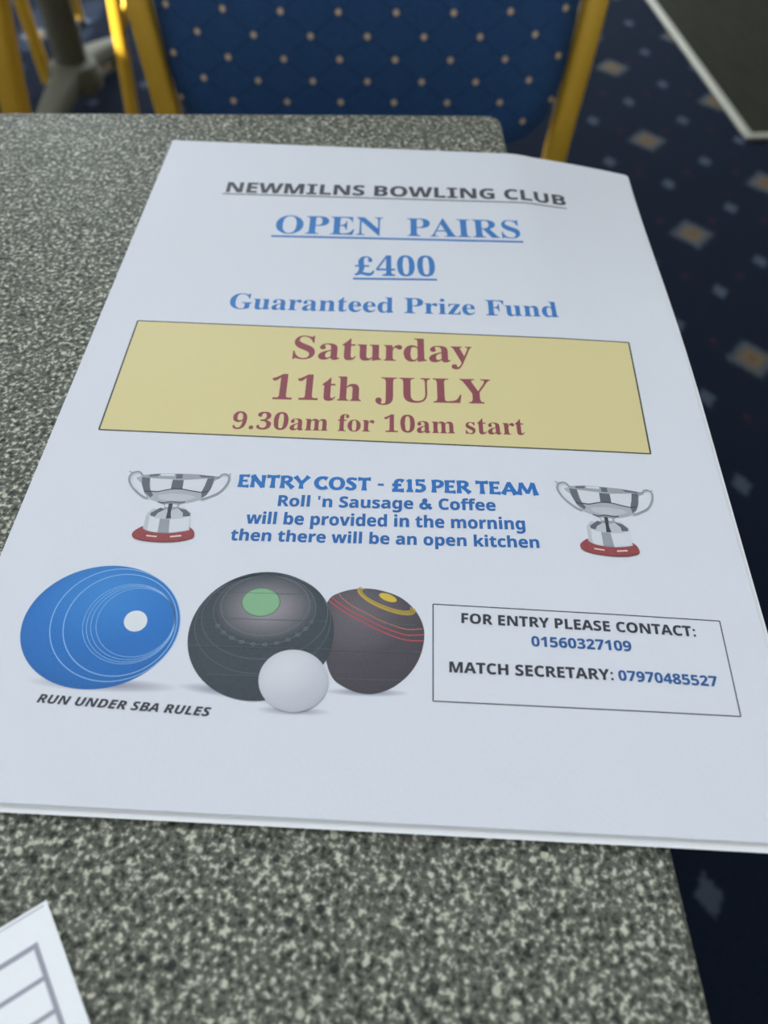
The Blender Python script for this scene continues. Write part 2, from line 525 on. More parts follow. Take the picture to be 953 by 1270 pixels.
# ------------------------------------------------------------------ gold framed chairs
def make_chair():
    root = empty('banquet_chair', (0, 0, 0))
    tube = rrect(0.021, 0.027, 0.006, 3)
    for s in (-1, 1):
        path = spline([(s*x, y, z) for x, y, z in ((.205, .060, .012), (.197, .040, .20), (.190, .008, .42), (.1905, .003, .50),
                       (.196, .008, .56), (.201, .014, .61), (.205, .022, .66), (.208, .040, .78), (.205, .054, .86))], 4)
        bm = bmesh.new()
        sweep(bm, path, tube, (1, 0, 0))
        p = auto_smooth(link_mesh('back_post', bm, GOLD, root))
        bm = bmesh.new()
        lathe(bm, [(.013, 0), (.016, .004), (.016, .018), (.012, .022)], 20, (s*.205, .060))
        link_mesh('glide', bm, RUBBER, p)
    # rounded top rail joining the posts
    bm = bmesh.new()
    sweep(bm, spline([(-.205, .054, .86), (-.190, .060, .900), (-.140, .064, .925), (0, .066, .935), (.140, .064, .925), (.190, .060, .900), (.205, .054, .86)], 5), rrect(.027, .021, .006, 3), (0, 1, 0))
    auto_smooth(link_mesh('top_rail', bm, GOLD, root))
    for s in (-1, 1):
        bm = bmesh.new()
        sweep(bm, spline([(s*.185, -.385, .43), (s*.186, -.392, .22), (s*.188, -.400, .012)], 4), tube, (1, 0, 0))
        l = auto_smooth(link_mesh('front_leg', bm, GOLD, root))
        bm = bmesh.new()
        lathe(bm, [(.013, 0), (.016, .004), (.016, .018), (.012, .022)], 20, (s*.188, -.400))
        link_mesh('glide', bm, RUBBER, l)
        bm = bmesh.new()                                 # stacking brace between rear leg and seat rail
        sweep(bm, spline([(s*.186, .020, .318), (s*.180, -.015, .345), (s*.180, -.050, .385), (s*.180, -.075, .42)], 4), rrect(.012, .012, .004, 2), (1, 0, 0))
        auto_smooth(link_mesh('brace', bm, GOLD, root))
    bm = bmesh.new()
    for lo, hi in (((-.19, -.395, .405), (.19, -.372, .43)), ((-.18, -.012, .405), (.18, .010, .43)), ((-.195, -.372, .405), (-.173, .0, .43)), ((.173, -.372, .405), (.195, .0, .43))):
        add_box(bm, lo, hi, .004, 2)
    link_mesh('seat_frame', bm, GOLD, root)
    # upholstered seat with a crowned top
    bm = bmesh.new()
    secs = []
    for off, z in ((.012, .430), (.0, .440), (-.002, .458), (.004, .474), (.022, .484), (.06, .491), (.12, .494)):
        secs.append([bm.verts.new((x, y - .205, z)) for x, y in rrect(.40 - 2*off, .40 - 2*off, max(.05 - off*.3, .012), 6)])
    n = len(secs[0])
    for a, b in zip(secs, secs[1:]):
        for i in range(n): bm.faces.new((a[i], a[(i+1) % n], b[(i+1) % n], b[i]))
    bm.faces.new(list(reversed(secs[0]))); bm.faces.new(secs[-1])
    auto_smooth(link_mesh('seat', bm, SEAT_FABRIC, root), 60)
    # upholstered back: rounded panel, front and rear faces crowned
    bm = bmesh.new()
    zc, hh, hw = .705, .200, .189
    NR, NA = 10, 64
    def outline(a, r):
        e = 0.308
        x = hw*(abs(cos(a))**e)*(1 if cos(a) >= 0 else -1)*r
        z = hh*(abs(sin(a))**e)*(1 if sin(a) >= 0 else -1)*r
        zz = zc + z
        w = (1 - .024*max(0.0, min(1.0, (.64 - zz)/.12)))
        return x*w, zz
    def lean(z): return .004 + max(0.0, z - .5)*.135
    def face(sign, crown):
        rows = []
        for i in range(1, NR + 1):
            r = i/NR
            row = []
            for j in range(NA):
                x, z = outline(2*pi*j/NA, r)
                y = lean(z) + sign*(.008 + crown*(1 - r**2.6))
                row.append(bm.verts.new((x, y, z)))
            rows.append(row)
        c = bm.verts.new((0, lean(zc) + sign*(.008 + crown), zc))
        for j in range(NA): bm.faces.new((c, rows[0][j], rows[0][(j+1) % NA]))
        for a, b in zip(rows, rows[1:]):
            for j in range(NA): bm.faces.new((a[j], b[j], b[(j+1) % NA], a[(j+1) % NA]))
        return rows[-1]
    f, b = face(-1, .018), face(1, .006)
    for j in range(NA): bm.faces.new((f[j], f[(j+1) % NA], b[(j+1) % NA], b[j]))
    bmesh.ops.recalc_face_normals(bm, faces=bm.faces)
    # the fabric's dots are laid out about the panel's own origin
    pn = link_mesh('back_panel', bm, FABRIC, root, True)
    for v in pn.data.vertices: v.co.z -= .5
    pn.location = (0, 0, .5)
    for z in (.72, .84):
        bm = bmesh.new()
        y = lean(z) + .010
        add_box(bm, (-.200, y, z - .010), (.200, y + .008, z + .010), .003, 2)
        link_mesh('cross_bar', bm, GOLD, root)
    return root

chair = make_chair()
chair.location = (-0.060, 0.377, 0)
tag(chair, 'gold framed chair with blue dotted back panel, facing the table beyond the flyer', 'chair', 'gold framed banquet chairs')
c2 = copy_tree(chair)
c2.location = (-0.588, 0.378, 0)
c2.rotation_euler = (0, 0, R(-4))
tag(c2, 'gold framed chair cut by the left edge, one gold back post showing', 'chair', 'gold framed banquet chairs')
c3 = copy_tree(chair)
c3.location = (-0.300, 1.160, 0)
c3.rotation_euler = (0, 0, R(180))
tag(c3, 'gold chair with only its thin sunlit leg in view, right of the grey pedestal', 'chair', 'gold framed banquet chairs')
c4 = copy_tree(chair)
c4.location = (-1.224, 1.785, 0)
c4.rotation_euler = (0, 0, R(91))
tag(c4, 'gold chair with only thin shaded legs in view, left of the grey pedestal', 'chair', 'gold framed banquet chairs')

# ------------------------------------------------------------------ the flyer: artwork laid out in millimetres from its top left corner
GLYPHS = {
 'IA': '422|-40 0 211 480 333 480 381 0 284 0 276 114 121 114 64 0|162 199 271 199 263 323 260 363 259 404 258 404 243 368 225 329',
 'IB': '416|17 0 119 480 259 480 301 477 338 469 369 455 392 435 406 408 410 373 407 342 398 315 383 292 362 273 336 259 306 250 306 247 326 240 343 229 358 215 369 198 375 179 377 156 375 122 366 93 353 67 334 46 312 29 285 16 255 7 223 2 189 0|179 289 228 289 285 304 297 316 304 331 307 351 301 376 282 391 251 396 201 396|135 84 194 84 217 86 237 92 254 102 266 117 274 134 276 156 261 195 216 209 162 209',
 'ID': '455|17 0 119 480 248 480 303 474 348 459 385 433 412 397 428 352 434 298 430 240 420 188 403 140 379 99 348 64 311 37 268 16 220 4 165 0|135 84 170 84 204 87 235 97 261 113 282 135 300 160 314 190 323 223 329 257 331 293 328 325 320 351 307 371 288 385 266 393 239 396 201 396',
 'IE': '364|17 0 119 480 387 480 369 396 201 396 179 291 336 291 318 208 161 208 135 84 303 84 285 0',
 'IL': '348|17 0 119 480 219 480 135 84 303 84 285 0',
 'IN': '507|17 0 119 480 236 480 347 126 350 126 356 162 364 209 372 253 420 480 510 480 409 0 297 0 180 363 177 363 174 344 169 307 162 265 155 226 107 0',
 'IR': '409|17 0 119 480 236 480 281 476 319 466 350 449 374 424 388 390 392 348 389 312 379 281 362 255 341 233 315 216 287 203 372 0 263 0 195 184 156 184 118 0|174 267 199 267 226 269 248 275 266 285 280 300 287 319 290 343 283 372 261 390 226 396 201 396',
 'IS': '356|130 -7 64 1 13 23 13 113 72 87 131 77 187 90 199 100 206 113 209 130 207 147 202 161 193 173 151 208 112 240 81 283 69 340 71 368 78 393 89 416 105 436 124 453 147 467 173 478 202 484 234 486 303 478 364 454 328 377 295 391 264 399 234 402 189 387 180 376 174 363 172 348 174 332 179 318 187 307 231 273 290 216 301 193 308 169 310 142 308 110 299 82 286 58 268 38 246 22 221 9',
 'IU': '464|198 -7 152 -3 115 10 85 30 64 58 51 90 46 128 47 152 51 177 116 480 216 480 152 178 146 137 153 105 174 85 208 79 235 81 257 90 274 104 287 123 298 148 306 179 370 480 470 480 404 169 369 79 351 54 329 33 303 16 273 3 238 -4',
 'S&': '448|197 -7 165 -5 136 1 110 12 88 26 69 42 54 62 43 84 36 108 34 133 47 189 85 235 140 279 216 335 237 352 255 375 262 405 260 420 255 434 245 445 233 454 219 459 201 461 168 453 145 431 137 399 145 363 169 327 204 284 438 0 364 0 171 231 121 293 87 344 75 398 91 458 134 499 200 513 266 499 308 459 324 404 315 362 291 325 256 293 154 217 110 174 97 131 109 87 143 57 193 46 251 59 301 95 336 151 349 224 408 224 397 144 371 92 345 62 333 47 271 7',
 'S0': '384|191 -7 139 1 96 22 64 59 42 108 29 168 24 240 26 289 31 333 40 373 53 407 71 435 93 457 121 474 153 484 191 487 244 480 286 458 318 422 341 373 355 312 359 240 357 191 352 147 343 107 330 74 312 45 290 23 263 6 230 -3|191 75 214 80 231 93 244 116 252 148 257 189 259 240 257 290 252 331 244 363 231 386 214 400 191 405 169 400 151 386 139 363 131 331 126 290 125 240 126 190 131 149 139 117 151 94 169 80',
 'S1': '384|176 0 176 277 177 323 179 373 164 358 144 340 89 296 40 357 194 480 277 480 277 0',
 'S2': '384|27 0 27 71 147 192 206 254 238 300 248 345 246 362 241 376 232 388 189 402 136 389 81 353 26 418 70 451 123 476 197 486 227 484 254 479 278 469 299 456 316 441 330 423 340 402 347 380 349 357 333 284 287 220 215 148 153 90 153 85 362 85 362 0',
 'S3': '384|164 -7 114 -4 68 5 26 19 26 105 90 82 153 74 186 76 211 82 229 93 241 107 249 125 251 146 241 180 206 200 136 208 99 208 99 285 136 285 204 294 235 317 244 350 242 366 237 379 228 390 215 398 198 403 175 404 116 393 73 369 26 439 92 473 183 486 229 483 268 473 300 456 324 434 338 406 343 372 340 341 330 315 313 293 292 275 267 262 240 253 240 251 275 244 304 232 327 216 344 195 354 169 357 140 355 113 348 88 337 65 321 44 300 27 274 12 243 2 206 -5',
 'S4': '384|216 0 216 99 11 99 11 170 222 480 315 480 315 178 373 178 373 99 315 99 315 0|101 178 216 178 216 259 217 297 219 338 220 363 218 363 205 337 189 311',
 'S5': '384|162 -7 91 0 33 19 33 107 93 85 158 76 186 78 209 84 227 94 241 109 249 128 251 152 241 192 208 216 155 224 116 221 83 214 42 235 60 480 320 480 320 394 149 394 140 300 165 304 201 306 230 304 256 299 279 289 301 277 319 260 333 240 344 217 351 191 353 161 348 112 332 71 305 38 268 13 220 -2',
 'S6': '384|199 -7 167 -4 138 3 110 16 86 33 64 57 47 85 34 119 26 158 24 203 30 285 51 362 93 425 113 443 136 457 162 469 192 478 226 483 264 485 297 484 328 480 328 399 301 404 271 406 234 404 203 397 178 387 159 373 143 355 132 334 117 256 121 256 160 296 178 304 200 310 225 312 264 307 298 294 325 272 346 242 358 205 362 160 357 112 342 71 318 38 285 13 245 -2|197 75 215 77 231 84 245 95 256 111 262 132 264 158 262 180 257 198 248 214 235 225 219 231 199 234 160 224 134 199 124 167 132 124 157 89',
 'S7': '384|75 0 255 394 18 394 18 480 362 480 362 416 181 0',
 'S8': '384|192 -7 142 -3 101 9 67 28 43 53 28 85 24 122 26 153 35 179 50 201 116 251 61 299 48 320 41 344 38 371 41 395 48 416 60 435 76 450 95 463 117 473 192 486 268 473 290 463 308 450 324 435 336 416 343 395 345 370 342 343 334 319 321 299 259 253 308 222 346 180 360 124 358 99 351 76 339 55 323 37 303 22 280 9|192 296 232 321 242 333 248 346 250 363 248 377 243 389 233 399 191 412 150 399 141 389 135 377 134 363 136 347 141 334 151 322|191 68 214 70 233 75 247 84 258 96 264 110 266 127 255 159 229 184 196 204 187 209 137 175 126 161 120 145 118 128 120 111 126 97 136 85 150 75 169 70',
 'S9': '384|120 -7 87 -6 55 -2 55 79 83 75 113 73 150 75 180 81 205 92 225 106 240 124 251 144 267 222 263 222 225 183 207 174 184 168 156 167 118 171 86 184 58 206 38 236 26 274 21 318 26 367 41 407 65 441 98 465 138 480 185 485 216 482 246 475 273 462 298 445 319 422 336 393 350 359 357 320 360 275 354 193 333 117 290 53 271 35 248 21 221 9 191 0 157 -5|185 244 224 255 250 280 259 311 251 355 227 390 187 404 168 401 152 395 138 383 128 367 122 346 120 320 121 298 127 280 136 265 148 253 165 247',
 'SA': '463|0 0 169 482 293 482 463 0 354 0 319 114 144 114 109 0|170 199 295 199 259 311 251 340 240 375 232 407 223 374 212 336 204 311',
 'SB': '451|60 0 60 480 210 480 268 477 317 468 355 453 382 430 398 399 404 358 401 332 395 309 384 289 370 272 352 261 330 255 330 251 373 234 404 199 416 139 410 99 395 65 369 37 333 16 291 4 240 0|162 289 221 289 247 291 268 296 282 304 292 314 298 328 300 345 297 361 291 374 279 384 216 396 162 396|162 84 228 84 256 86 277 92 292 102 302 115 308 131 310 149 308 166 302 180 292 192 276 202 254 207 225 209 162 209',
 'SC': '428|255 -7 208 -3 168 7 133 24 103 47 80 76 62 110 49 149 41 192 39 239 42 286 51 328 65 367 85 402 111 431 141 455 177 472 218 483 264 486 335 477 404 453 371 370 317 392 264 402 228 397 198 382 175 358 157 325 147 285 144 238 147 191 156 152 172 120 195 97 226 83 264 78 323 85 386 103 386 18 324 -1',
 'SE': '376|60 0 60 480 336 480 336 396 162 396 162 291 324 291 324 208 162 208 162 84 336 84 336 0',
 'SF': '369|60 0 60 480 335 480 335 396 161 396 161 273 323 273 323 189 161 189 161 0',
 'SG': '486|262 -7 196 0 141 21 97 56 65 105 45 166 39 240 42 288 52 332 68 371 91 405 119 433 153 456 193 473 238 483 289 486 365 478 432 457 398 375 348 394 289 402 261 399 235 393 212 381 192 366 175 347 162 325 152 299 146 270 144 238 156 155 167 133 180 114 197 98 217 87 241 80 269 78 305 80 333 85 333 185 242 185 242 269 433 269 433 21 354 1',
 'SH': '514|60 0 60 480 162 480 162 291 352 291 352 480 453 480 453 0 352 0 352 207 162 207 162 0',
 'SI': '261|21 0 21 58 80 85 80 395 21 422 21 480 240 480 240 422 181 395 181 85 240 58 240 0',
 'SL': '379|60 0 60 480 162 480 162 84 357 84 357 0',
 'SM': '633|60 0 60 480 199 480 312 113 314 113 435 480 573 480 573 0 478 0 478 227 479 279 481 335 483 375 480 375 357 0 263 0 148 376 145 376 148 336 150 278 151 223 151 0',
 'SN': '546|60 0 60 480 189 480 397 120 399 120 396 187 394 253 394 480 486 480 486 0 357 0 148 363 145 363 149 294 151 226 151 0',
 'SO': '535|267 -7 218 -3 176 7 139 24 108 48 83 76 63 111 50 150 42 193 39 241 42 289 50 332 63 371 83 405 108 433 139 456 176 473 219 484 268 487 317 484 360 473 396 456 427 433 452 405 471 370 485 331 493 288 496 240 493 193 485 150 471 110 452 76 427 47 396 24 360 7 317 -3|267 79 307 83 338 98 361 122 376 154 386 194 389 240 386 287 376 327 361 359 338 383 307 398 268 402 229 398 198 383 175 359 159 327 149 287 146 240 149 194 159 154 175 122 198 98 229 83',
 'SP': '422|60 0 60 480 214 480 270 475 315 462 349 440 373 410 387 373 392 330 390 303 384 276 374 252 360 229 340 209 316 193 286 180 249 173 206 171 162 171 162 0|162 254 195 254 222 256 245 261 264 271 278 285 286 303 289 326 280 365 253 388 208 396 162 396',
 'SR': '443|60 0 60 480 200 480 260 476 308 464 345 444 371 416 386 380 392 336 379 278 346 237 302 209 443 0 330 0 216 184 162 184 162 0|162 267 195 267 225 268 249 274 267 283 279 296 286 313 289 333 286 354 278 370 266 382 247 390 223 395 193 396 162 396',
 'SS': '370|167 -7 118 -4 73 6 31 22 31 117 102 90 175 77 197 79 215 84 228 92 244 128 241 145 232 160 217 172 150 207 114 225 77 253 48 293 36 350 41 390 56 423 80 450 113 470 152 482 199 486 270 478 341 453 308 373 249 394 195 402 151 388 136 353 138 337 146 324 158 313 226 277 289 241 329 196 343 133 338 93 323 59 297 31 262 10 219 -2',
 'ST': '389|144 0 144 395 13 395 13 480 375 480 375 395 245 395 245 0',
 'SU': '508|252 -7 193 -1 145 15 107 42 79 78 63 121 57 171 57 480 158 480 158 186 161 151 169 123 183 103 201 89 225 81 255 79 285 81 309 90 327 105 339 126 347 153 349 187 349 480 451 480 451 169 448 137 441 107 429 80 412 55 390 34 363 16 331 4 294 -4',
 'SW': '649|122 0 0 480 100 480 161 218 170 179 179 132 185 92 191 132 199 177 207 211 277 480 373 480 443 211 450 177 459 132 465 92 471 132 480 179 488 218 549 480 649 480 527 0 412 0 347 252 342 274 335 306 328 339 324 364 321 339 314 307 308 274 302 251 238 0',
 'SY': '419|159 0 159 183 0 480 110 480 210 282 310 480 419 480 260 187 260 0',
 'Sa': '406|142 -7 111 -4 84 6 60 22 43 44 32 73 28 109 33 145 46 174 69 196 101 212 142 222 192 226 256 228 256 244 254 262 249 276 241 287 199 300 146 292 95 273 62 341 128 365 203 374 248 371 286 360 316 342 338 317 351 285 355 244 355 0 285 0 266 50 263 50 214 7|179 66 200 69 218 75 234 86 246 100 253 118 256 140 256 170 217 169 188 166 166 160 150 151 139 139 133 125 131 109 144 76',
 'Sb': '425|254 -7 190 8 152 40 146 40 129 0 52 0 52 510 152 510 152 392 151 351 148 319 152 319 192 358 210 366 232 372 257 373 295 368 328 352 357 325 378 288 391 241 395 184 391 126 378 79 356 42 327 15 293 -1|226 75 245 78 261 87 275 103 285 125 291 152 293 185 291 218 285 245 274 266 261 281 244 290 224 293 201 291 183 283 170 269 161 250 155 226 152 195 152 185 154 152 159 125 168 103 182 87 201 78',
 'Sc': '345|201 -7 151 -2 109 13 75 39 50 75 35 122 30 181 33 223 40 260 53 291 70 317 91 337 117 353 145 364 176 371 210 373 276 366 324 349 295 271 251 287 210 293 182 288 160 275 145 253 135 222 132 182 135 148 141 121 153 101 168 86 187 77 210 75 266 83 313 106 313 21 265 0',
 'Sd': '425|169 -7 130 -1 97 15 69 41 47 78 35 125 30 183 35 240 48 288 69 325 98 352 132 368 171 373 196 372 218 367 236 358 277 320 280 320 275 351 273 393 273 510 373 510 373 0 296 0 277 48 273 48 233 9 215 0 193 -5|203 73 228 76 248 84 262 98 271 117 277 141 279 171 279 182 278 215 272 242 263 264 249 280 229 289 202 292 182 289 165 279 150 264 140 242 134 214 132 181 134 148 140 121 150 100 165 85 182 76',
 'Se': '397|218 -7 183 -4 151 2 121 14 95 30 73 50 54 76 41 106 33 141 30 181 33 221 40 257 52 288 69 314 89 335 113 352 140 364 170 371 203 373 251 369 291 354 324 330 348 297 363 256 368 207 368 158 132 158 135 132 143 110 157 92 175 79 197 71 223 68 287 75 347 97 347 19 290 0|134 225 274 225 272 246 266 265 257 280 243 293 226 300 204 302 186 300 170 294 156 283 145 269 138 249',
 'Sf': '260|69 0 69 291 13 291 13 340 69 367 69 394 70 423 76 447 84 466 96 482 111 494 129 503 198 514 252 509 290 498 265 425 240 431 209 435 178 422 169 390 169 367 255 367 255 291 169 291 169 0',
 'Sg': '425|189 -161 117 -156 52 -140 52 -60 98 -75 146 -85 195 -88 238 -79 264 -51 273 -5 273 3 274 26 275 48 273 48 228 6 169 -7 128 -1 94 16 67 43 46 81 34 127 30 183 34 238 47 285 68 323 96 351 131 368 171 373 213 367 249 350 277 320 280 320 288 367 373 367 373 -1 368 -49 352 -89 326 -120 291 -143 245 -157|204 72 227 74 246 82 261 94 271 112 277 137 279 170 279 182 277 218 271 246 261 267 247 281 227 289 203 292 164 280 140 243 132 181 135 142 144 111 158 89 178 76',
 'Sh': '441|52 0 52 510 152 510 152 406 151 355 148 320 153 320 166 337 181 350 198 361 259 373 296 370 328 359 355 342 375 316 387 282 391 239 391 0 291 0 291 214 284 258 265 285 232 293 205 290 184 280 170 262 160 238 154 209 152 173 152 0',
 'Si': '205|103 412 64 423 55 432 50 445 48 461 50 478 55 491 64 500 103 510 141 500 150 491 155 478 157 461 155 445 150 432 141 423|52 0 52 367 152 367 152 0',
 'Sk': '416|52 0 52 510 152 510 152 282 151 241 147 199 148 199 169 228 192 255 295 367 408 367 262 208 416 0 301 0 195 148 152 114 152 0',
 'Sl': '205|52 0 52 510 152 510 152 0',
 'Sm': '660|52 0 52 367 129 367 142 320 148 320 160 337 176 350 194 361 255 373 323 360 340 350 355 336 366 320 375 320 387 337 403 350 421 361 483 373 521 370 553 359 577 342 595 316 606 282 609 239 609 0 509 0 509 214 503 258 485 285 454 293 430 290 411 281 398 265 388 244 383 217 381 184 381 0 281 0 281 214 275 258 256 285 226 293 201 290 182 280 168 262 159 238 154 209 152 173 152 0',
 'Sn': '441|52 0 52 367 129 367 142 320 148 320 161 337 177 350 196 361 261 373 297 370 329 359 355 342 375 316 387 282 391 239 391 0 291 0 291 214 289 238 285 258 277 274 265 285 250 291 232 293 204 290 184 280 169 262 160 238 154 209 152 173 152 0',
 'So': '416|207 -7 174 -4 144 3 116 15 91 32 70 54 53 80 40 111 33 145 30 184 36 240 51 287 78 324 114 352 157 368 209 373 242 371 272 364 300 351 325 334 346 313 363 287 375 257 383 223 385 184 380 128 364 81 337 43 302 15 258 -1|208 74 232 77 251 86 266 102 276 123 281 151 283 184 281 217 276 244 266 266 251 281 232 290 208 293 184 290 164 281 150 266 140 244 134 217 132 184 134 151 140 123 150 102 164 86 184 77',
 'Sp': '425|52 -161 52 367 134 367 148 319 152 319 192 357 210 366 232 372 257 373 295 368 328 352 357 325 378 288 391 241 395 184 390 127 377 79 355 42 326 15 293 -1 254 -7 191 8 152 40 147 40 152 -13 152 -161|226 75 247 78 263 87 276 103 286 125 291 152 293 185 285 245 262 281 224 293 201 291 183 283 170 269 161 250 155 226 152 195 152 185 154 152 159 125 168 103 182 87 201 78',
 'Sr': '305|52 0 52 367 128 367 143 305 148 305 192 353 212 364 234 371 257 373 275 373 291 371 283 277 270 279 254 280 205 271 167 242 152 187 152 0',
 'Ss': '334|152 -7 86 -2 31 15 31 97 95 75 155 66 197 75 210 98 204 115 183 132 130 156 74 185 41 220 30 271 35 303 48 328 70 348 99 362 134 371 175 373 240 367 304 345 274 273 223 292 174 300 149 297 135 289 130 275 135 260 157 244 206 223 261 196 296 162 308 109 304 75 291 46 269 23 238 7 199 -3',
 'St': '291|178 -7 119 4 103 13 90 25 78 41 70 61 65 86 63 115 63 291 15 291 15 334 71 367 99 445 163 445 163 367 266 367 266 291 163 291 163 115 175 84 207 73 239 77 270 85 270 10 230 -2',
 'Su': '441|181 -7 144 -3 112 7 86 25 66 51 54 85 50 128 50 367 150 367 150 152 152 129 157 109 165 93 176 82 191 75 210 73 237 77 258 87 272 104 281 128 287 158 289 194 289 367 389 367 389 0 312 0 299 47 293 47 280 30 264 16 245 6',
 'Sv': '382|140 0 0 367 105 367 175 158 185 119 189 83 192 83 207 158 277 367 382 367 242 0',
 'Sw': '575|111 0 7 367 106 367 148 204 157 164 164 119 169 84 171 84 174 109 179 142 184 172 188 191 233 367 343 367 386 191 393 161 399 118 402 84 405 84 410 117 417 163 426 204 470 367 568 367 463 0 354 0 326 128 318 162 307 211 296 258 288 290 285 290 278 258 267 211 256 162 248 127 218 0',
 'T0': '375|188 -7 150 -3 118 7 91 24 69 48 51 76 39 111 23 241 25 289 30 332 39 371 51 405 69 433 91 456 118 473 150 483 189 486 225 483 257 473 283 456 305 433 322 405 336 370 345 331 351 288 353 240 351 193 345 150 336 110 322 76 305 47 283 24 256 7 225 -3|188 37 210 43 227 61 237 91 248 240 237 390 227 419 211 437 189 443 166 437 150 419 139 390 127 240 139 91 150 61 166 43',
 'T1': '375|65 0 65 36 120 36 146 45 154 79 154 416 108 365 67 346 40 359 28 396 74 412 132 447 179 482 254 482 254 79 261 47 288 36 343 36 343 0',
 'T3': '375|163 -7 81 5 34 35 19 74 21 90 26 103 36 113 76 126 78 100 86 79 99 62 116 50 135 43 158 40 199 49 230 79 241 139 238 163 229 184 214 202 194 216 168 224 137 227 95 227 95 269 140 269 166 272 188 281 204 296 216 316 223 340 225 367 211 424 200 436 186 443 169 445 154 444 142 439 133 430 116 391 111 341 86 343 64 348 47 356 34 367 27 382 24 401 28 423 41 444 62 461 91 475 128 483 173 486 217 483 255 474 286 458 309 436 323 409 328 377 324 348 315 323 298 301 277 283 253 267 225 256 279 238 326 201 336 184 342 163 345 138 329 70 288 25 230 1',
 'T4': '375|121 0 121 36 140 36 179 44 188 52 193 65 195 84 195 125 9 125 9 166 199 480 293 480 293 169 363 169 363 125 293 125 293 84 295 65 300 52 309 44 348 36 357 36 357 0|56 169 195 169 195 287 196 351 199 416 189 394 174 366 158 338 146 319',
 'T9': '375|152 -7 88 4 53 33 42 69 50 94 75 107 103 56 118 45 135 38 156 36 188 43 213 67 232 106 244 160 251 230 212 198 155 185 119 189 87 201 60 220 40 248 28 282 24 324 26 355 32 383 42 409 56 431 74 450 95 466 120 477 147 484 177 486 209 484 238 476 264 463 287 444 307 420 323 390 335 353 343 310 345 261 334 157 301 72 284 49 264 30 241 14 215 3 185 -4|184 233 224 245 251 278 248 330 242 372 231 403 217 424 201 437 181 441 164 438 149 429 137 413 128 391 123 362 121 328 128 275 149 244',
 'TA': '437|-9 0 -9 18 24 30 49 75 206 466 224 465 384 87 411 34 420 25 430 20 443 18 443 0 229 0 229 18 259 21 277 30 283 46 273 81 253 132 103 132 79 71 76 59 75 48 80 32 96 21 124 18 128 18 128 0|113 161 242 161 177 319',
 'TE': '442|14 0 14 17 35 18 51 22 62 30 70 41 74 57 75 78 75 369 74 394 69 413 62 425 51 433 36 437 16 439 16 455 399 455 399 320 383 320 375 357 361 386 340 406 312 420 276 428 232 430 200 428 186 417 183 388 183 246 193 246 221 248 243 256 259 269 272 288 281 313 288 345 304 345 304 118 287 118 273 181 241 213 185 222 183 222 183 67 192 35 230 28 313 39 371 75 411 143 430 143 402 0',
 'TF': '404|15 0 15 17 62 34 75 84 75 375 73 396 69 412 61 423 14 439 14 455 394 455 394 320 377 320 355 385 343 400 328 412 310 420 230 431 200 429 186 421 182 398 182 247 190 247 217 250 239 257 256 270 269 289 278 314 284 347 302 347 302 118 285 118 279 154 269 181 257 200 239 213 217 221 189 224 182 224 182 81 188 43 210 24 257 17 257 0',
 'TG': '508|268 -10 222 -7 179 3 141 19 108 42 80 70 57 103 41 141 31 183 28 229 31 274 41 315 57 352 80 385 107 413 139 435 176 452 215 462 257 465 293 463 330 454 369 441 388 436 406 443 419 465 437 465 437 308 420 308 382 379 329 426 267 443 224 435 189 409 165 366 151 305 146 228 150 163 161 110 180 67 206 37 238 19 275 13 298 14 316 19 328 27 336 39 341 53 343 71 343 128 341 146 337 161 329 170 275 182 275 198 500 198 500 182 457 171 446 128 446 29 387 7 328 -6',
 'TI': '261|13 0 13 17 61 32 69 42 74 56 75 75 75 387 63 427 13 439 13 455 244 455 244 439 196 427 188 419 184 405 183 387 183 77 187 44 206 26 246 17 246 0',
 'TJ': '330|109 -65 51 -54 11 -22 -3 23 11 61 44 75 79 62 93 28 85 -1 77 -19 80 -31 89 -38 105 -40 120 -39 131 -33 139 -25 148 21 148 367 142 409 122 430 79 439 79 455 314 455 314 439 277 431 260 411 255 367 255 89 249 33 232 -10 202 -41 162 -59',
 'TL': '426|15 0 15 17 62 32 75 81 75 379 62 425 16 439 16 455 250 455 250 439 208 434 188 416 182 379 182 83 185 47 200 31 234 28 315 40 335 49 354 63 370 80 409 154 427 154 402 0',
 'TN': '494|403 -11 107 350 107 79 119 31 167 17 167 0 18 0 18 17 54 23 71 41 76 79 76 388 36 433 18 439 18 455 156 455 391 169 391 377 386 414 369 431 331 439 331 455 480 455 480 439 433 425 422 377 422 -11',
 'TO': '525|261 -11 228 -9 198 -3 169 7 94 58 75 81 58 106 45 134 35 163 29 195 28 228 29 260 35 292 45 321 58 349 75 374 95 397 117 417 143 434 170 448 200 458 232 464 265 466 298 464 328 458 357 448 431 399 481 323 490 293 496 261 498 228 496 195 490 163 481 134 467 106 450 81 430 58 355 7 325 -3 294 -9|265 12 306 21 338 47 361 90 375 150 379 228 376 293 365 346 348 389 324 419 294 437 260 443 219 435 186 409 163 366 150 305 145 228 149 163 159 109 177 67 201 37 230 18',
 'TP': '418|15 0 15 17 62 32 75 81 75 379 62 424 16 439 16 455 214 455 265 454 306 449 336 440 357 429 375 415 390 398 400 378 407 356 409 332 404 296 390 266 367 240 334 221 292 209 242 206 182 206 182 81 194 32 242 17 242 0|182 230 201 230 231 232 255 240 272 253 283 271 290 297 292 329 290 361 285 387 275 406 261 420 241 428 216 431 189 424 182 398',
 'TR': '473|15 0 15 17 62 32 75 81 75 379 62 424 16 439 16 455 217 455 278 452 329 442 367 426 395 403 412 372 417 334 406 285 372 248 315 224 432 50 452 26 478 17 480 17 480 0 338 0 201 212 182 212 182 81 194 32 242 17 242 0|182 234 203 234 235 236 261 245 280 258 293 278 301 304 304 336 300 370 291 397 275 416 253 427 224 431 190 422 182 385',
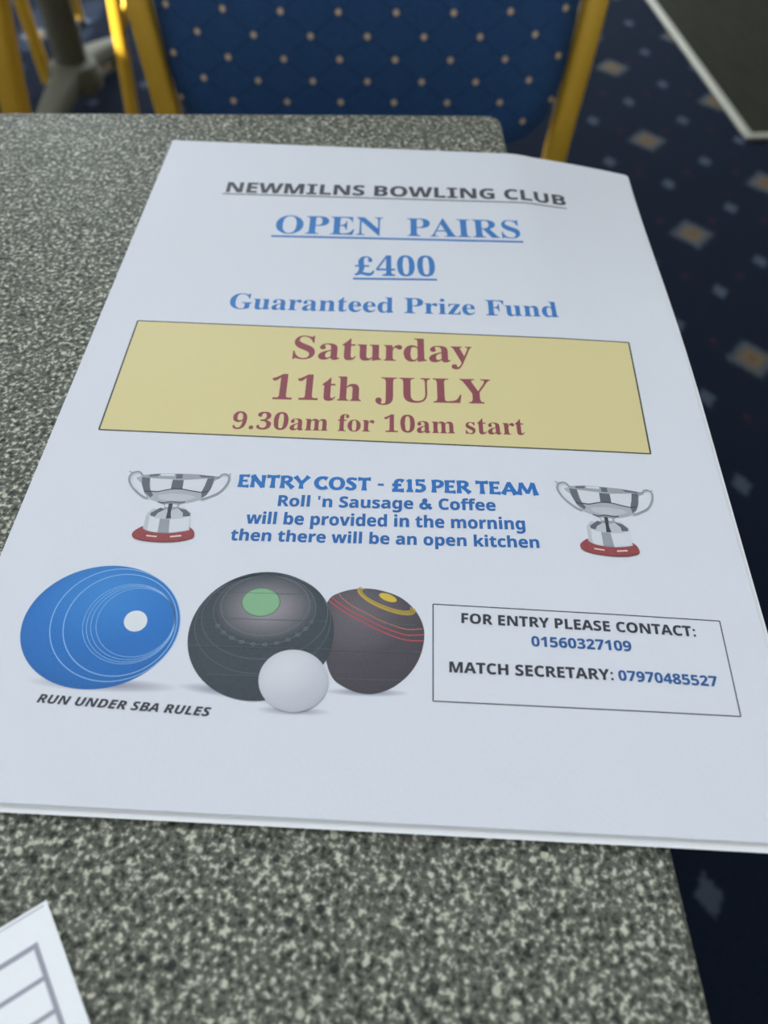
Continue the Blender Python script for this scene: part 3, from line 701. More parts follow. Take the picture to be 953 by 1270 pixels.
 'TS': '390|43 -11 43 158 62 158 75 113 91 77 111 50 136 30 164 19 197 15 220 17 241 24 257 36 269 51 276 69 279 89 273 117 255 140 225 160 163 191 127 210 99 231 77 253 62 276 53 302 50 332 52 358 57 381 67 403 80 421 96 437 115 449 136 459 160 464 185 466 229 461 282 448 291 446 300 445 310 447 317 454 320 466 339 466 339 319 322 319 293 385 248 429 194 445 173 443 155 437 140 426 128 413 122 398 120 380 121 364 127 349 137 336 189 303 253 273 317 233 350 188 359 133 357 106 350 80 339 58 323 38 304 21 281 8 254 -2 225 -8 192 -10 158 -8 126 1 98 9 85 12 69 7 61 -11',
 'TU': '492|248 -13 192 -8 147 6 114 29 91 61 78 103 73 155 73 379 61 424 15 439 15 455 240 455 240 439 202 432 185 415 181 379 181 140 183 104 191 74 203 51 221 35 245 25 275 22 317 28 350 44 373 71 388 110 392 159 392 378 379 423 328 439 328 455 474 455 474 439 433 421 422 378 422 181 418 118 403 69 380 32 346 7 302 -8',
 'TY': '426|101 0 101 17 148 32 161 81 161 179 46 387 14 429 1 435 -13 438 -13 455 207 455 207 438 195 438 167 432 156 416 164 392 248 226 333 366 349 408 343 424 326 435 298 438 295 438 295 455 439 455 439 438 409 424 383 392 268 203 268 81 280 32 328 17 328 0',
 'Ta': '344|255 -10 226 -5 208 10 200 35 168 11 133 -4 95 -9 74 -6 55 0 40 11 29 26 22 43 20 63 25 91 39 115 63 136 98 155 143 173 199 190 199 241 187 282 148 296 123 293 109 286 104 274 113 257 123 231 110 202 77 191 45 203 33 236 49 278 95 308 162 318 205 315 239 307 263 292 280 271 290 244 293 210 293 62 295 40 304 34 320 42 329 28 306 7 281 -6|151 34 174 41 199 63 199 169 154 151 127 123 118 84 122 56 133 39',
 'Td': '370|140 -10 117 -8 97 -1 78 10 61 26 47 44 35 66 19 147 21 180 27 210 36 237 48 261 63 281 81 297 101 309 123 316 146 318 175 314 201 301 223 280 223 401 212 430 176 439 176 455 319 455 319 75 325 41 353 28 353 11 223 -10 223 39 201 12 173 -5|171 28 202 41 223 76 223 242 206 270 174 281 155 277 141 267 130 250 118 153 130 58 140 42 153 32',
 'Te': '301|154 -10 129 -8 106 -1 85 10 66 26 50 45 37 69 27 95 21 125 19 157 21 187 28 215 38 240 51 263 68 282 87 298 109 309 132 316 157 318 193 314 224 301 249 280 268 251 279 216 283 173 283 166 117 166 121 121 131 87 147 62 170 47 199 42 225 47 248 62 270 86 285 73 248 27 205 -1|116 192 201 192 201 215 193 277 186 288 175 295 161 297 136 286 121 255 116 203',
 'Tf': '214|15 0 15 16 40 22 50 35 52 73 52 277 16 277 16 310 52 310 52 353 56 386 67 413 85 436 109 452 139 461 174 465 200 463 222 456 240 446 253 432 261 417 263 400 252 367 224 355 195 365 185 391 193 420 196 426 197 433 196 438 190 442 180 443 168 442 159 437 153 430 148 390 148 310 203 310 203 277 148 277 148 65 158 26 199 16 199 0',
 'Th': '381|18 0 18 16 45 26 52 56 52 399 46 429 19 440 19 455 148 455 148 267 175 295 207 313 243 318 275 314 299 301 316 280 327 250 330 212 330 56 337 26 363 16 363 0 202 0 202 16 207 16 223 21 232 34 235 56 235 217 229 258 223 265 215 270 203 271 183 267 164 255 148 235 148 56 154 26 180 16 180 0',
 'Ti': '198|101 362 65 376 50 412 65 449 101 463 137 449 151 412 136 376|18 0 18 16 45 26 52 56 52 252 47 285 20 293 21 310 148 310 148 56 154 26 180 16 180 0',
 'Tm': '554|18 0 18 16 45 26 52 56 52 253 46 284 19 294 19 310 146 310 146 265 173 294 204 312 237 318 277 312 305 293 320 261 348 293 381 312 418 318 449 314 473 301 490 280 500 250 504 212 504 56 510 26 536 16 536 0 377 0 377 16 403 26 410 56 410 217 404 258 398 265 389 270 377 271 358 268 341 256 324 237 324 56 331 26 356 16 356 0 199 0 199 16 225 26 232 56 232 217 226 258 220 265 211 270 199 271 180 267 162 255 146 235 146 56 152 27 177 16 177 0',
 'Tn': '381|18 0 18 16 45 26 52 56 52 253 46 284 19 294 19 310 148 310 148 267 175 296 207 313 243 318 275 314 299 301 316 280 327 250 330 212 330 56 337 26 363 16 363 0 202 0 202 16 207 16 223 21 232 34 235 56 235 217 229 258 223 265 215 270 203 271 183 267 164 255 148 235 148 56 154 26 180 16 180 0',
 'To': '336|169 -10 140 -8 114 -1 90 11 69 27 52 47 38 70 27 96 21 124 19 154 21 184 27 213 38 239 52 262 69 281 90 297 114 309 140 316 168 318 196 316 222 309 245 298 266 282 283 263 298 240 308 214 315 185 317 154 315 123 308 94 298 69 284 46 266 26 245 11 222 -1 197 -8|169 11 186 14 199 24 209 39 217 81 220 154 218 206 214 245 208 271 198 286 185 296 169 299 151 296 138 286 128 271 117 154 120 82 128 39 138 24 152 14',
 'Tr': '287|18 0 18 16 45 26 52 56 52 252 46 285 20 293 21 310 146 310 146 252 187 301 233 318 250 317 264 312 275 304 289 266 278 234 248 222 222 231 207 250 189 260 162 241 149 192 149 56 159 25 197 16 197 0',
 'Ts': '288|151 -10 87 6 73 9 64 7 56 1 51 -9 36 -9 36 105 53 105 61 79 72 57 87 39 103 26 121 17 140 15 179 27 192 58 188 76 176 92 156 105 107 130 54 169 45 185 39 202 37 220 40 247 49 270 65 291 86 306 111 316 141 319 166 316 199 308 206 306 213 305 230 319 244 319 244 222 228 222 196 277 182 288 166 294 149 296 116 286 105 259 115 232 146 212 191 189 241 151 250 136 255 117 257 95 254 65 244 39 228 18 206 2 181 -7',
 'Tt': '228|124 -9 99 -7 80 -1 66 10 56 26 50 46 48 71 48 279 20 279 20 300 88 369 129 424 144 424 144 310 208 310 208 279 144 279 144 82 149 51 168 40 183 44 195 56 206 75 222 66 198 24 165 -1',
 'Tu': '375|131 -10 103 -7 81 2 65 17 54 38 48 65 46 97 46 248 39 282 11 294 11 310 142 310 142 74 151 46 177 36 196 39 213 49 228 66 228 248 221 283 189 294 189 310 324 310 324 70 331 39 360 30 360 13 321 10 277 3 228 -10 228 40 186 3',
 'Ty': '300|52 -140 10 -125 1 -113 -5 -100 -7 -84 5 -53 36 -40 64 -49 75 -76 74 -81 74 -87 86 -99 114 -74 129 -44 140 -5 36 251 25 275 15 287 -3 293 -5 293 -5 310 162 310 162 293 136 289 128 275 130 267 133 257 185 119 230 241 236 260 238 274 229 289 203 293 203 310 300 310 300 293 277 281 259 242 162 -24 129 -96 95 -131',
 'Tz': '293|13 0 13 14 168 287 128 287 106 286 87 280 72 272 61 258 51 240 44 216 26 216 32 310 275 310 275 291 126 25 152 25 181 27 205 33 223 44 237 59 249 80 260 107 276 107 268 0',
}
TEXT = [
 ('heading_text', 'NEWMILNS BOWLING CLUB', 'S', (31.59, 41.42), (177.58, 37.42), 7.89),
 ('title_text', 'OPEN  PAIRS', 'T', (56.13, 70.01), (156.00, 66.50), 12.52),
 ('prize_text', '£400', 'T', (90.39, 95.73), (121.48, 94.09), 12.39),
 ('fund_text', 'Guaranteed Prize Fund', 'T', (45.52, 118.57), (166.89, 115.36), 8.79),
 ('day_text', 'Saturday', 'T', (72.00, 143.98), (134.57, 142.00), 11.79),
 ('date_text', '11th JULY', 'T', (66.85, 164.18), (140.65, 161.69), 11.41),
 ('time_text', '9.30am for 10am start', 'T', (56.39, 178.23), (150.67, 175.12), 7.29),
 ('cost_text', 'ENTRY COST - £15 PER TEAM', 'D', (62.13, 201.87), (153.35, 199.78), 4.88),
 ('menu_text', "Roll 'n Sausage & Coffee", 'S', (75.26, 208.40), (139.91, 206.36), 4.09),
 ('menu_text', 'will be provided in the morning', 'S', (66.76, 215.31), (148.25, 212.81), 4.22),
 ('menu_text', 'then there will be an open kitchen', 'S', (63.24, 221.47), (151.90, 219.09), 3.90),
 ('rules_text', 'RUN UNDER SBA RULES', 'I', (23.66, 272.72), (66.96, 274.07), 2.23),
 ('contact_text', 'FOR ENTRY PLEASE CONTACT:', 'S', (129.20, 244.70), (191.50, 245.26), 3.01),
 ('phone_text', '01560327109', 'S', (147.52, 250.57), (173.68, 250.64), 2.91),
 ('contact_text', 'MATCH SECRETARY:', 'S', (125.88, 259.16), (167.76, 259.12), 2.99),
 ('phone_text', '07970485527', 'S', (169.17, 259.08), (194.35, 259.35), 2.79),
]
UNDERLINES = [
 ('heading_text', (30.33, 42.77), (177.59, 39.73), 0.75),
 ('title_text', (55.02, 72.05), (156.77, 68.85), 1.25),
 ('prize_text', (89.84, 97.58), (122.01, 96.07), 1.15),
]
BANNER = [(14.22, 127.52), (190.91, 127.06), (189.97, 180.61), (14.55, 181.16)]
BOX = [(121.52, 239.31), (198.90, 240.12), (198.33, 267.11), (121.73, 267.22)]
ELLIPSES = {
 'blue_outline': ((33.78, 250.34), (20.24, -4.00), (4.80, 17.98)),
 'blue_r0': ((37.42, 249.61), (16.59, -3.05), (4.22, 16.50)),
 'blue_r1': ((38.78, 249.69), (14.50, -2.78), (3.75, 14.91)),
 'blue_r2': ((41.02, 249.47), (11.82, -2.18), (2.86, 11.69)),
 'blue_r3': ((41.47, 249.38), (11.29, -2.15), (2.74, 11.24)),
 'blue_r4': ((41.97, 249.22), (10.72, -2.04), (2.59, 10.72)),
 'blue_r5': ((42.61, 249.05), (10.01, -1.93), (2.43, 10.13)),
 'blue_disc': ((42.61, 248.89), (3.02, -0.47), (0.74, 3.10)),
 'blue_shadow': ((38.67, 267.18), (19.32, -0.07), (0.54, 2.03)),
 'dark_outline': ((76.30, 250.61), (18.91, -2.80), (2.66, 18.81)),
 'dark_glow': ((76.57, 242.94), (13.76, -1.43), (1.43, 10.42)),
 'dark_r0': ((76.23, 242.15), (11.84, -1.16), (1.27, 9.21)),
 'dark_r1': ((76.26, 243.37), (13.60, -1.42), (1.46, 10.56)),
 'dark_r2': ((76.53, 245.19), (16.67, -1.91), (1.78, 12.84)),
 'dark_r3': ((76.32, 247.26), (17.81, -2.29), (2.07, 14.80)),
 'dark_disc': ((74.92, 241.30), (5.25, -0.46), (0.63, 4.46)),
 'dark_shadow': ((70.29, 267.26), (13.13, 0.76), (0.29, 1.73)),
 'brown_outline': ((106.70, 251.04), (12.62, -1.80), (0.80, 15.55)),
 'brown_glow': ((103.04, 244.46), (9.55, 1.13), (0.48, 7.84)),
 'yel_r0': ((108.76, 238.91), (7.84, 3.15), (-0.77, 2.60)),
 'yel_r1': ((108.76, 238.83), (7.39, 2.92), (-0.79, 2.26)),
 'yel_r2': ((108.76, 238.75), (6.86, 2.69), (-0.73, 1.83)),
 'yel_disc': ((109.19, 237.97), (2.41, 0.81), (-0.17, 1.13)),
 'brown_shadow': ((105.04, 265.78), (10.93, -0.29), (0.07, 1.16)),
 'jack_outline': ((86.29, 263.52), (8.78, -0.47), (0.98, 8.48)),
 'jack_glow': ((84.59, 260.90), (6.57, -0.35), (0.72, 5.99)),
 'jack_shadow': ((87.22, 271.60), (9.42, -0.07), (0.14, 1.19)),
}
BOWL_LINES = [
 ('red', [(93.23, 239.80), (96.30, 242.17), (100.14, 244.46), (103.90, 246.39), (107.61, 248.22), (111.27, 249.72), (114.88, 250.64), (119.03, 250.57)]),
 ('red', [(93.95, 238.74), (96.18, 240.57), (100.04, 243.05), (103.81, 244.92), (107.54, 246.77), (111.21, 248.19), (114.84, 249.12), (119.07, 248.81)]),
 ('amber', [(95.78, 237.43), (96.78, 238.84), (99.91, 241.21), (103.71, 243.18), (107.46, 245.13), (111.15, 246.49), (114.80, 247.43), (118.69, 247.05)]),
 ('scan', [(62.57, 238.77), (87.07, 238.26)]),
 ('scan', [(58.32, 246.93), (93.36, 246.24)]),
 ('scan', [(57.99, 255.16), (94.45, 254.43)]),
 ('scan', [(94.45, 254.43), (118.87, 253.89)]),
 ('scan', [(64.06, 263.03), (77.89, 262.81)]),
 ('scan', [(96.89, 262.47), (113.67, 262.02)]),
 ('scan', [(96.62, 246.06), (116.93, 246.01)]),
]
TROPHY_A = [
 ('poly', 'body', [(32.59, 199.39), (33.28, 202.34), (34.76, 205.70), (36.58, 207.77), (39.29, 208.81), (43.59, 209.42), (48.06, 209.01), (51.59, 207.61), (53.50, 205.56), (54.38, 203.07), (54.89, 200.06), (54.85, 198.56)], 0.00),
 ('poly', 'dark', [(32.76, 199.78), (35.22, 199.83), (35.74, 202.94), (36.55, 204.81), (37.70, 206.49), (37.06, 207.40), (34.78, 205.45), (33.32, 202.34)], 0.00),
 ('poly', 'dark', [(52.67, 198.94), (54.77, 198.97), (54.38, 203.07), (53.48, 205.46), (52.18, 206.70), (51.76, 204.45), (52.37, 201.95)], 0.00),
 ('poly', 'deep', [(42.32, 200.31), (45.56, 200.22), (45.86, 203.57), (42.38, 203.68)], 0.00),
 ('poly', 'white', [(35.31, 200.03), (42.17, 200.12), (42.40, 203.78), (38.79, 204.87), (36.53, 204.71)], 0.00),
 ('poly', 'white', [(45.64, 200.21), (52.69, 199.09), (52.29, 201.96), (51.75, 204.40), (48.60, 204.00), (45.90, 203.57)], 0.00),
 ('poly', 'pale', [(39.13, 206.41), (43.51, 205.42), (48.96, 205.83), (50.63, 206.60), (47.87, 208.06), (43.39, 208.47), (39.83, 207.82)], 0.00),
 ('line', 'black', [(34.62, 205.12), (36.54, 205.10), (38.83, 205.06), (42.43, 203.92), (45.89, 203.72), (48.63, 204.19), (51.78, 204.59), (53.59, 204.00)], 0.33),
 ('poly', 'rim', [(32.65, 198.98), (37.29, 198.10), (43.08, 197.80), (48.92, 197.70), (54.94, 198.15), (54.79, 198.87), (49.30, 199.65), (43.53, 199.94), (37.71, 199.99), (33.01, 199.87)], 0.00),
 ('poly', 'dark', [(35.08, 198.68), (38.02, 198.26), (37.53, 199.19), (34.67, 199.46)], 0.00),
 ('poly', 'dark', [(42.93, 198.01), (44.95, 197.94), (45.02, 199.65), (43.10, 199.76)], 0.00),
 ('poly', 'dark', [(49.75, 197.96), (54.69, 198.27), (54.58, 198.78), (50.69, 198.81)], 0.00),
 ('poly', 'white', [(38.29, 198.24), (42.34, 198.00), (42.51, 198.79), (38.26, 198.95)], 0.00),
 ('poly', 'mid', [(39.31, 208.90), (41.82, 210.00), (42.03, 210.93), (40.31, 211.70), (38.93, 213.09), (50.27, 212.52), (48.28, 211.04), (46.19, 210.59), (46.11, 209.65), (47.79, 208.60)], 0.00),
 ('poly', 'white', [(41.95, 209.70), (43.26, 209.63), (43.27, 210.58), (42.30, 210.82)], 0.00),
 ('poly', 'white', [(44.31, 209.56), (45.54, 209.68), (45.63, 210.44), (44.41, 210.60)], 0.00),
 ('line', 'black', [(39.61, 208.89), (41.28, 209.27), (43.43, 208.66), (46.14, 208.88), (47.66, 208.51)], 0.33),
 ('poly', 'pale', [(37.38, 213.42), (38.82, 211.45), (44.11, 211.85), (47.62, 210.56), (50.25, 212.43), (50.37, 213.82), (47.36, 214.83), (44.08, 215.21), (40.70, 215.13), (38.11, 214.45)], 0.00),
 ('poly', 'deep', [(38.39, 213.22), (40.91, 211.00), (42.27, 211.72), (40.59, 212.99), (39.98, 214.43), (38.60, 214.14)], 0.00),
 ('poly', 'deep', [(45.98, 210.89), (48.53, 211.36), (50.04, 212.68), (50.11, 213.65), (48.11, 213.96), (47.83, 212.57)], 0.00),
 ('poly', 'black', [(43.01, 209.35), (44.14, 209.29), (44.31, 212.78), (44.81, 214.80), (43.28, 214.98), (43.27, 212.84)], 0.00),
 ('poly', 'white', [(37.27, 213.75), (37.59, 218.80), (40.29, 219.91), (45.83, 219.95), (50.74, 218.71), (50.33, 213.59), (47.71, 214.72), (44.08, 215.21), (40.29, 214.97)], 0.00),
 ('poly', 'mid', [(41.62, 215.08), (44.52, 215.18), (45.23, 219.94), (41.99, 219.94)], 0.00),
 ('poly', 'pale', [(37.27, 213.75), (38.48, 214.42), (38.84, 219.40), (37.59, 218.80)], 0.00),
 ('poly', 'red', [(37.34, 218.04), (35.70, 219.27), (34.86, 220.67), (35.49, 222.20), (38.46, 223.14), (43.99, 223.36), (48.98, 222.76), (52.39, 221.45), (52.63, 219.87), (52.00, 218.55), (50.73, 217.72), (50.77, 218.85), (45.85, 220.04), (40.31, 220.00), (37.63, 218.97)], 0.00),
 ('poly', 'dred', [(35.42, 222.07), (38.38, 222.79), (43.92, 223.01), (48.91, 222.41), (52.39, 221.10), (52.40, 221.54), (48.99, 222.81), (44.00, 223.40), (38.47, 223.19)], 0.00),
 ('poly', 'pink', [(39.00, 221.06), (42.13, 221.24), (42.16, 221.69), (39.08, 221.55)], 0.00),
 ('poly', 'pink', [(45.84, 221.07), (48.96, 220.49), (49.14, 221.01), (45.95, 221.56)], 0.00),
 ('line', 'mid', [(32.85, 199.17), (31.70, 197.92), (30.40, 197.90), (29.33, 198.83), (29.00, 200.36), (29.71, 202.31), (31.39, 204.43), (33.36, 206.27), (35.16, 207.42), (36.47, 207.82)], 0.61),
 ('line', 'white', [(31.87, 198.32), (30.64, 198.39), (29.76, 199.30), (29.66, 200.82), (30.44, 202.76), (32.01, 204.64)], 0.19),
 ('line', 'mid', [(28.40, 197.72), (29.18, 198.18), (30.40, 197.90)], 0.33),
 ('line', 'mid', [(54.87, 198.66), (56.26, 198.38), (56.70, 197.54), (57.74, 197.18), (58.95, 197.91), (59.23, 199.55), (58.60, 201.83), (57.11, 204.37), (54.39, 206.28), (52.17, 207.47)], 0.57),
 ('line', 'mid', [(59.42, 196.97), (58.75, 197.62), (57.74, 197.18)], 0.33),
 ('line', 'white', [(57.90, 197.67), (58.67, 198.58), (58.73, 199.83), (58.04, 201.96)], 0.19),
]
TROPHY_B = [
 ('poly', 'body', [(162.43, 196.00), (162.97, 199.02), (164.22, 202.49), (165.86, 204.71), (168.37, 205.97), (172.42, 206.91), (176.67, 206.83), (180.06, 205.67), (181.95, 203.77), (182.89, 201.34), (183.50, 198.38), (183.53, 196.88)], 0.00),
 ('poly', 'dark', [(162.58, 196.41), (164.91, 196.67), (165.27, 199.82), (165.96, 201.75), (166.97, 203.53), (166.33, 204.39), (164.25, 202.25), (163.00, 199.02)], 0.00),
 ('poly', 'dark', [(181.45, 197.10), (183.43, 197.28), (182.89, 201.34), (181.94, 203.67), (180.66, 204.81), (180.35, 202.52), (181.04, 200.08)], 0.00),
 ('poly', 'deep', [(171.61, 197.71), (174.68, 197.86), (174.81, 201.23), (171.51, 201.08)], 0.00),
 ('poly', 'white', [(164.98, 196.87), (171.47, 197.51), (171.53, 201.18), (168.07, 201.99), (165.94, 201.65)], 0.00),
 ('poly', 'white', [(174.75, 197.86), (181.47, 197.25), (180.97, 200.08), (180.35, 202.48), (177.39, 201.85), (174.85, 201.23)], 0.00),
 ('poly', 'pale', [(168.33, 203.56), (172.51, 202.91), (177.65, 203.71), (179.20, 204.59), (176.53, 205.87), (172.27, 205.95), (168.93, 205.02)], 0.00),
 ('line', 'black', [(164.12, 201.90), (165.93, 202.04), (168.11, 202.19), (171.55, 201.33), (174.83, 201.38), (177.41, 202.05), (180.37, 202.67), (182.11, 202.21)], 0.33),
 ('poly', 'rim', [(162.51, 195.60), (166.94, 195.10), (172.43, 195.26), (177.97, 195.59), (183.63, 196.48), (183.46, 197.18), (178.24, 197.55), (172.76, 197.43), (167.25, 197.02), (162.82, 196.52)], 0.00),
 ('poly', 'dark', [(164.82, 195.50), (167.63, 195.32), (167.12, 196.21), (164.40, 196.25)], 0.00),
 ('poly', 'dark', [(172.28, 195.46), (174.19, 195.54), (174.19, 197.25), (172.37, 197.22)], 0.00),
 ('poly', 'dark', [(178.74, 195.90), (183.38, 196.57), (183.26, 197.07), (179.59, 196.82)], 0.00),
 ('poly', 'white', [(167.88, 195.32), (171.72, 195.40), (171.85, 196.21), (167.82, 196.03)], 0.00),
 ('poly', 'mid', [(168.39, 206.07), (170.72, 207.35), (170.88, 208.31), (169.22, 208.94), (167.85, 210.22), (178.60, 210.49), (176.78, 208.87), (174.82, 208.28), (174.79, 207.32), (176.42, 206.39)], 0.00),
 ('poly', 'white', [(170.85, 207.07), (172.10, 207.09), (172.07, 208.04), (171.14, 208.22)], 0.00),
 ('poly', 'white', [(173.09, 207.11), (174.26, 207.32), (174.30, 208.08), (173.15, 208.16)], 0.00),
 ('line', 'black', [(168.67, 206.07), (170.24, 206.58), (172.30, 206.14), (174.85, 206.56), (176.30, 206.29)], 0.33),
 ('poly', 'pale', [(166.38, 210.43), (167.82, 208.58), (172.81, 209.38), (176.18, 208.34), (178.59, 210.39), (178.65, 211.79), (175.75, 212.60), (172.63, 212.73), (169.44, 212.40), (167.02, 211.51)], 0.00),
 ('poly', 'deep', [(167.34, 210.31), (169.81, 208.29), (171.07, 209.11), (169.43, 210.26), (168.79, 211.64), (167.50, 211.24)], 0.00),
 ('poly', 'deep', [(174.62, 208.56), (177.01, 209.20), (178.38, 210.62), (178.41, 211.61), (176.50, 211.77), (176.30, 210.37)], 0.00),
 ('poly', 'black', [(171.87, 206.80), (172.94, 206.82), (172.95, 210.32), (173.34, 212.38), (171.89, 212.44), (171.97, 210.30)], 0.00),
 ('poly', 'white', [(166.26, 210.75), (166.35, 215.82), (168.85, 217.14), (174.09, 217.60), (178.79, 216.71), (178.61, 211.56), (176.09, 212.51), (172.63, 212.73), (169.06, 212.21)], 0.00),
 ('poly', 'mid', [(170.31, 212.42), (173.05, 212.74), (173.53, 217.54), (170.46, 217.31)], 0.00),
 ('poly', 'pale', [(166.26, 210.75), (167.37, 211.52), (167.51, 216.53), (166.35, 215.82)], 0.00),
 ('poly', 'red', [(166.14, 215.04), (164.54, 216.15), (163.69, 217.49), (164.22, 219.07), (166.99, 220.24), (172.21, 220.87), (176.95, 220.63), (180.23, 219.55), (180.52, 217.99), (179.99, 216.63), (178.82, 215.71), (178.81, 216.84), (174.10, 217.69), (168.87, 217.23), (166.38, 216.00)], 0.00),
 ('poly', 'dred', [(164.16, 218.93), (166.93, 219.88), (172.15, 220.51), (176.90, 220.27), (180.25, 219.19), (180.24, 219.64), (176.96, 220.67), (172.21, 220.91), (167.00, 220.28)], 0.00),
 ('poly', 'pink', [(167.59, 218.20), (170.54, 218.61), (170.54, 219.06), (167.64, 218.69)], 0.00),
 ('poly', 'pink', [(174.05, 218.72), (177.03, 218.35), (177.17, 218.89), (174.13, 219.21)], 0.00),
 ('line', 'mid', [(162.69, 195.81), (161.65, 194.47), (160.42, 194.34), (159.37, 195.17), (159.00, 196.68), (159.59, 198.69), (161.08, 200.95), (162.88, 202.95), (164.53, 204.25), (165.76, 204.76)], 0.61),
 ('line', 'white', [(161.80, 194.88), (160.63, 194.85), (159.76, 195.69), (159.60, 197.19), (160.26, 199.20), (161.67, 201.21)], 0.19),
 ('line', 'mid', [(158.53, 193.98), (159.25, 194.51), (160.42, 194.34)], 0.33),
 ('line', 'mid', [(183.54, 196.98), (184.87, 196.80), (185.32, 196.00), (186.30, 195.71), (187.42, 196.53), (187.61, 198.19), (186.92, 200.42), (185.41, 202.84), (182.76, 204.55), (180.62, 205.58)], 0.57),
 ('line', 'mid', [(187.90, 195.63), (187.24, 196.23), (186.30, 195.71)], 0.33),
 ('line', 'white', [(186.44, 196.22), (187.13, 197.18), (187.13, 198.43), (186.39, 200.51)], 0.19),
]
BROWN_OUT = [(92.41, 241.38), (93.52, 238.93), (95.33, 237.46), (98.80, 236.05), (102.65, 235.40), (107.01, 235.76), (112.30, 237.54), (116.24, 240.90), (118.51, 244.77), (119.29, 248.63), (118.85, 252.95), (117.51, 257.05), (115.16, 260.82), (111.81, 263.96), (108.46, 265.68), (105.41, 266.28), (101.96, 265.80), (98.78, 264.44), (96.20, 262.43), (94.22, 258.16), (92.52, 250.42), (92.13, 244.74)]

FX, FY, FT = -0.15543428, -0.03046643, -0.0702314
CT, ST = cos(FT), sin(FT)
def fall(u, v):
    """how far the sheets sag where they hang past the table's edge (metres)"""
    x = FX + u*CT + v*ST
    s = max(0.0, x + .003)
    f = .5 + .5*cos(pi*min(max(v/.16, 0), 1))
    return -(0.10*s*min(s/.012, 1) + 0.70*s*s)*(.08 + .92*f)

STACK = 0.0012
def on_sheet(u, v, dz=0.0):
    """u, v in metres on the top sheet -> local point of the flyer"""
    return Vector((u*CT + v*ST, u*ST - v*CT, STACK + dz + fall(u, v)))

def sheet_mesh(du, dv, dz, rot=0.0, w=.21, h=.297, th=.0001, nu=56, nv=72):
    bm = bmesh.new()
    lay = []
    for k in (0, 1):
        g = []
        for j in range(nv + 1):
            row = []
            for i in range(nu + 1):
                a, b = w*i/nu, h*j/nv
                u, v = du + a*cos(rot) - b*sin(rot), dv + b*cos(rot) + a*sin(rot)
                row.append(bm.verts.new(on_sheet(u, v, dz - (th if k else 0))))
            g.append(row)
        lay.append(g)
    t, b = lay
    for j in range(nv):
        for i in range(nu):
            bm.faces.new((t[j][i], t[j+1][i], t[j+1][i+1], t[j][i+1]))
            bm.faces.new((b[j][i], b[j][i+1], b[j+1][i+1], b[j+1][i]))
    for i in range(nu):
        bm.faces.new((t[0][i], t[0][i+1], b[0][i+1], b[0][i]))
        bm.faces.new((t[nv][i+1], t[nv][i], b[nv][i], b[nv][i+1]))
    for j in range(nv):
        bm.faces.new((t[j+1][0], t[j][0], b[j][0], b[j+1][0]))
        bm.faces.new((t[j][nu], t[j+1][nu], b[j+1][nu], b[j][nu]))
    return bm

flyer = empty('flyer', (FX, FY, T))
tag(flyer, 'white printed bowling club flyer with yellow date banner, topmost sheet lying on the speckled table', 'flyer')
auto_smooth(link_mesh('sheet', sheet_mesh(0, 0, 0), PAPER, flyer), 40)
for nm, du, dv, dz, rot, mt_, lab in (
        ('paper_sheet', .0010, .0006, -.00024, R(-.06), PAPER_UNDER, 'plain sheet directly under the flyer, its pale edge showing along the right side'),
        ('paper_sheet', .0003, .0019, -.00048, R(.05), PAPER_WHITE, 'lowest sheet under the flyer, its white edge showing along the bottom')):
    o = auto_smooth(link_mesh(nm, sheet_mesh(du, dv, dz, rot), mt_), 40)
    o.location = (FX, FY, T)
    tag(o, lab, 'paper')

LAYER = 0.000012
def ink_object(name, bm, cols, label=None, parent=None):
    """bm holds points (u mm, v mm, layer) with per-vertex ink colours; lays it on the sheet"""
    for v in bm.verts:
        u, w, k = v.co
        v.co = on_sheet(u/1000, w/1000, LAYER*(k + 1))
    for f in bm.faces:
        f.normal_update()
        if f.normal.z < 0: f.normal_flip()
    idx = [cols[v] for v in bm.verts]
    o = link_mesh(name, bm, INK, parent or flyer)
    at = o.data.color_attributes.new('ink', 'FLOAT_COLOR', 'POINT')
    for i, c in enumerate(idx): at.data[i].color = c
    if label: o['label'] = label
    return o

